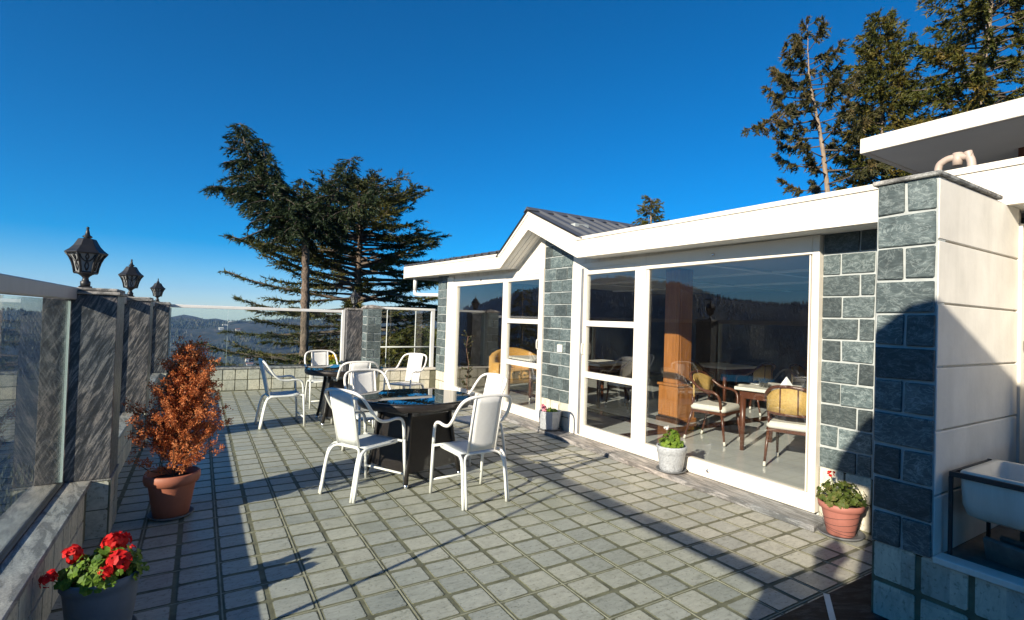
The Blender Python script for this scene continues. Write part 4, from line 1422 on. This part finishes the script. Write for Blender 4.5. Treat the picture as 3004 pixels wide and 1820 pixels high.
# front cedar with a bare trunk and a forked crown
DF = 17.5
A = lambda x, y, d=DF: at(x, y, d)
conifer('cedar_tree', 'dark forked cedar with tall bare trunk behind the far wall', [
    dict(path=[A(728, 1020), A(731, 880), A(734, 740), A(736, 640), A(735, 560), A(737, 510)], r0=.17, r1=.09, t0=.78, nb=26, len=lambda u: 1.15, el=lambda u: -.1, sag=.35),
    dict(path=[A(735, 565), A(690, 515, DF - .2), A(640, 450, DF - .3), A(600, 380, DF), A(578, 296, DF)], r0=.11, r1=.012, nb=120, len=lambda u: 1.5 * (1 - u) ** .75 + .16, el=lambda u: .10 + .25 * u, sag=.35, dens=1.35),
    dict(path=[A(655, 460), A(640, 400), A(632, 336)], r0=.05, r1=.008, nb=34, len=lambda u: .62 * (1 - u) + .10, el=lambda u: .2, sag=.3, dens=1.3),
    dict(path=[A(672, 505), A(620, 480), A(560, 455), A(512, 448)], r0=.05, r1=.008, nb=42, len=lambda u: .62 * (1 - u) + .14, el=lambda u: .05, sag=.4, dens=1.3),
    dict(path=[A(735, 545), A(780, 505), A(820, 445), A(846, 380)], r0=.09, r1=.01, nb=66, len=lambda u: 1.05 * (1 - u) ** .8 + .13, el=lambda u: .08 + .2 * u, sag=.35, dens=1.3),
    dict(path=[A(737, 530), A(735, 480), A(727, 430)], r0=.05, r1=.008, nb=30, len=lambda u: .5 * (1 - u) + .1, el=lambda u: .15, sag=.3, dens=1.3),
    dict(path=[A(760, 540), A(820, 520), A(875, 485), A(915, 445)], r0=.05, r1=.008, nb=44, len=lambda u: .8 * (1 - u) + .14, el=lambda u: .0, sag=.4, dens=1.2),
], 11, M['bark'], M['cedar'], droop=.9, tw_len=.36, nl=.15, nwid=.018, tw_step=.085, nn=3)
# broad layered cedar behind it
DB = 22.0
B = lambda x, y, d=DB: at(x, y, d)
def cedlen(u):
    return 1.0 + 5.2 * min(1, (1 - u) * 1.35) ** .8 if u < .93 else .7
conifer('cedar_tree', 'broad layered cedar with flat olive branches behind the far wall', [
    dict(path=[B(862, 1060), B(858, 850), B(862, 650), B(872, 520), B(884, 438)], r0=.26, r1=.02, t0=.14, nb=215, len=lambda u: cedlen(u) * .90, el=lambda u: -.02 + .22 * u, sag=.06, tip=.10, dens=1.0, bare=.25),
], 21, M['bark'], M['cedar2'], droop=.28, tw_len=.60, nl=.19, nwid=.021, tw_step=.085, nn=3, spread=1.0)
conifer('cedar_tree', 'low green cedar beyond the glass beside the house corner', [
    dict(path=[B(1020, 1090, 19), B(1018, 900, 19), B(1015, 785, 19)], r0=.12, r1=.02, t0=.1, nb=150, len=lambda u: 2.4 * (1 - u) ** .6 + .5, el=lambda u: .1, sag=.25, dens=1.1),
], 23, M['bark'], M['pine'], droop=.7, tw_len=.48, nl=.18, nwid=.026, tw_step=.09, nn=3)
conifer('cedar_tree', 'low brownish cedar filling the gap left of the slate post', [
    dict(path=[B(800, 1120, 24), B(798, 960, 24), B(795, 815, 24)], r0=.14, r1=.02, t0=.1, nb=130, len=lambda u: 2.5 * (1 - u) ** .6 + .4, el=lambda u: .05, sag=.2, dens=1.1),
], 24, M['bark'], M['pine2'], droop=.7, tw_len=.5, nl=.2, nwid=.026, tw_step=.09, nn=3)
# pines above the roof on the right
DP = 27
Pn = lambda x, y, d=DP: at(x, y, d)
conifer('pine_tree', 'thin sparse pine with pale trunk above the roof at upper right', [
    dict(path=[Pn(2000, 620), Pn(1992, 470), Pn(1975, 330), Pn(1955, 230), Pn(1946, 165), Pn(1943, 60)], r0=.17, r1=.012, t0=.2, nb=58, len=lambda u: 3.7 * (1 - u) ** .75 + .42, el=lambda u: -.08 + .5 * u, sag=.0, tip=.28, dens=.95, bare=.5),
    dict(path=[Pn(1960, 240), Pn(1900, 265), Pn(1850, 300), Pn(1795, 312)], r0=.04, r1=.01, nb=16, len=lambda u: .5, el=lambda u: .2, sag=.1, dens=1.0, bare=.2),
], 31, M['bark2'], M['pine2'], droop=1.3, tw_len=.46, nl=.22, nwid=.034, tw_step=.075, nn=4)
conifer('pine_tree', 'dense olive pine in the middle of the upper right group', [
    dict(path=[Pn(2128, 640, 29), Pn(2126, 460, 29), Pn(2122, 250, 29), Pn(2118, 48, 29)], r0=.20, r1=.015, t0=.2, nb=185, len=lambda u: 3.4 * (1 - u) ** .6 + .4, el=lambda u: .12 + .3 * u, sag=.12, tip=.16, dens=1.0, bare=.2),
], 32, M['bark2'], M['pine'], droop=1.0, tw_len=.55, nl=.25, nwid=.034, tw_step=.09, nn=3)
conifer('pine_tree', 'tall broad pine cut by the upper right corner of the picture', [
    dict(path=[Pn(2345, 560, 26), Pn(2352, 300, 26), Pn(2375, 100, 26), Pn(2395, -110, 26), Pn(2400, -260, 26)], r0=.22, r1=.03, t0=.14, nb=175, len=lambda u: 4.3 * (1 - u * .6) ** .8, el=lambda u: .08 + .15 * u, sag=.08, tip=.14, dens=.95, bare=.3),
], 33, M['bark2'], M['pine'], droop=.9, tw_len=.55, nl=.25, nwid=.034, tw_step=.09, nn=3)
conifer('pine_tree', 'small treetop just showing above the gabled eave', [
    dict(path=[Pn(1568, 700, 34), Pn(1567, 560, 34), Pn(1566, 476, 34)], r0=.15, r1=.012, t0=.35, nb=60, len=lambda u: 1.7 * (1 - u) ** .6 + .2, el=lambda u: .2, sag=.1, tip=.1, dens=.9),
], 34, M['bark2'], M['pine'], droop=.7, tw_len=.42, nl=.2, nwid=.03, tw_step=.1, nn=2)
conifer('pine_tree', 'pine tree standing left of the terrace, seen only mirrored in the windows', [
    dict(path=[(-13, 37, -14), (-13, 37, -4), (-12.9, 37, 4.2)], r0=.25, r1=.02, t0=.2, nb=90, len=lambda u: 3.0 * (1 - u) ** .6 + .3, el=lambda u: .05, sag=.15, dens=.8),
], 35, M['bark2'], M['pine'], droop=.7, tw_len=.6, nl=.28, nwid=.04, tw_step=.14, nn=2)

# ================================================================== HILLS
ELEV = [(-180, 1.0), (-120, 2.0), (-75, 2.6), (-60, 2.5), (-53, 2.3), (-46, 3.8), (-39, 4.6), (-32, 3.4), (-22, .6), (-13, -.9), (-7, -.8), (-3, -1.05), (1, -1.2), (4, -1.0), (9, -.5), (16, .1), (30, .9), (60, 1.5), (120, 1.5), (180, 1.0)]
def lerp_tab(tab, a):
    for (a0, e0), (a1, e1) in zip(tab[:-1], tab[1:]):
        if a0 <= a <= a1:
            t = (a - a0) / (a1 - a0)
            t = t * t * (3 - 2 * t)
            return e0 + (e1 - e0) * t
    return tab[-1][1]
def fbm(x, y, s, o=4):
    return noise.fractal(Vector((x / s, y / s, 3.7)), 1.0, 2.0, o)
def hz(az, r):
    x, y = r * math.sin(R(az)), r * math.cos(R(az))
    Rr = 2500 + 330 * math.sin(R(az * 3.1) + 1)
    zr = EYE + Rr * math.tan(R(lerp_tab(ELEV, az)))
    if r < 16:
        z = -7
    elif r < Rr * .45:
        t = (r - 16) / (Rr * .45 - 16)
        z = -7 - 330 * t ** .7
    elif r < Rr:
        t = (r - Rr * .45) / (Rr * .55)
        t = t * t * (3 - 2 * t)
        z = -337 + (zr + 337) * t
    else:
        t = min(1, (r - Rr) / 3500)
        z = zr - (zr + 420) * (t * t * (3 - 2 * t))
    amp = min(1, max(0, (r - 60) / 700)) * (1 if r < 4000 else max(.1, 1 - (r - 4000) / 2500))
    fade = .25 + .75 * min(1, abs(r - Rr) / 500)
    z += amp * (fbm(x, y, 520) * 75 + fbm(x, y, 140, 3) * 20) * fade
    return z
RS = [0, 8, 16, 30, 50, 80, 120, 170, 230, 300] + [300 + 60 * k for k in range(1, 52)] + [3600, 4000, 4500, 5200, 6000, 7000]
AZ = []
a = -180
while a < 180:
    AZ.append(a)
    a += .8 if -70 <= a < 45 else 5
hm = MB()
for az in AZ:
    for r in RS:
        hm.v.append((r * math.sin(R(az)), r * math.cos(R(az)), hz(az, r)))
nR = len(RS)
for i in range(len(AZ)):
    i2 = (i + 1) % len(AZ)
    for j in range(nR - 1):
        hm.f.append((i * nR + j, i2 * nR + j, i2 * nR + j + 1, i * nR + j + 1))
        hm.sm.append(True)
hill = struct(hm.build('hillside', M['hill']))
# forest cover
pr = random.Random(77)
T = []
for k in range(42000):
    if k % 3:
        az = pr.uniform(-14, 34)
    else:
        az = pr.uniform(-68, -24)
    r = 420 + 2500 * pr.random() ** .8
    x, y = r * math.sin(R(az)), r * math.cos(R(az))
    if fbm(x, y, 240, 3) > .30:
        continue
    z = hz(az, r)
    h = pr.uniform(8, 17)
    w = h * pr.uniform(.2, .34)
    a0 = pr.uniform(0, 6)
    tx, ty = x + pr.uniform(-1, 1), y + pr.uniform(-1, 1)
    m = 5
    for q in range(m):
        b0, b1 = a0 + 2 * PI * q / m, a0 + 2 * PI * (q + 1) / m
        rr0, rr1 = w * (1 if q % 2 else .8), w * (.8 if q % 2 else 1)
        T.append(((x + rr0 * math.cos(b0), y + rr0 * math.sin(b0), z), (x + rr1 * math.cos(b1), y + rr1 * math.sin(b1), z + .1 * h), (tx, ty, z + h)))
fo = stuff(link('distant_forest', tri_mesh('distant_forest', np.array(T), M['forest'])))
tag(fo, 'dark conifer forest covering the far hillside', 'forest')
# houses on the far slope
def hill_point(px, py):
    d = ray(px, py)
    az = math.degrees(math.atan2(d.x, d.y))
    h = math.hypot(d.x, d.y)
    sl = d.z / h
    r = 900
    while r < 3000:
        if hz(az, r) >= EYE + sl * r:
            break
        r += 8
    return Vector((r * math.sin(R(az)), r * math.cos(R(az)), hz(az, r))), az
for (px, py, s, lb, rm) in ((541, 787, 1.0, 'small white house upper of the cluster on the far hill', 'houses'), (556, 778, .9, 'white house highest on the far hill slope', 'houses'), (532, 795, .8, 'white house lowest left of the hill cluster', 'houses'), (572, 797, .8, 'rusty roofed house right of the hill cluster', 'redroof'), (598, 872, 1.0, 'rusty roofed shed low on the hill just above the far wall', 'redroof'), (600, 884, 1.0, 'long pale house low on the hill just above the far wall', 'redroof')):
    P, az = hill_point(px, py)
    h = thing('hill_house', lb, 'house', P, R(-az + 12), 'houses on the far hill')
    w, d, e = 9 * s, 6 * s, 6 * s
    MB().box(-w, w, -d, d, -6, e).build('wall', M['houses'], h)
    MB().prism([(-w - 1, -d - 1, e), (-w - 1, d + 1, e), (-w - 1, 0, e + 4.2 * s)], (2 * w + 2, 0, 0)).build('roof', M[rm], h)
    for q in (-.55, 0, .55):
        MB().box(q * w - 1, q * w + 1, -d - .15, -d + .1, e * .35, e * .75).build('window', M['blackbar'], h)

# ================================================================== BEHIND THE CAMERA: unseen blocker added to cast the shade at lower right
sh = thing('shade_blocker', 'unseen round-shouldered shade blocker added behind the camera', 'wall')
prof = [(-4.5, 3.58), (-.9, 3.58), (-.43, 3.54), (-.29, 3.50), (-.14, 3.37), (.02, 3.23), (.10, 3.09), (.19, 2.94), (.25, 2.75)]
MB().prism([(-.84, y, z) for y, z in prof] + [(-.84, .2, 2.71), (-.84, -4.5, 2.71)], (-.06, 0, 0)).build('curved_top', M['shed'], sh)
MB().box(-.90, -.84, -4.4, -.02, LZ + .002, 2.71).build('blocker_panel', M['shed'], sh)
MB().box(-.90, -.84, -.02, .25, LZ + .002, 1.92).build('blocker_panel', M['shed'], sh)

# ================================================================== AIR
hzv = MB().box(-7200, 7200, -7200, 7200, -560, 260).build('haze', None)
hzv.data.materials.clear()
mv = bpy.data.materials.new('pale_air')
mv.use_nodes = True
n = mv.node_tree.nodes
n.remove(n['Principled BSDF'])
vol = n.new('ShaderNodeVolumePrincipled')
vol.inputs['Color'].default_value = (.26, .50, 1, 1)
vol.inputs['Density'].default_value = .00008
vol.inputs['Anisotropy'].default_value = .1
mv.node_tree.links.new(vol.outputs[0], n['Material Output'].inputs['Volume'])
hzv.data.materials.append(mv)
stuff(hzv)
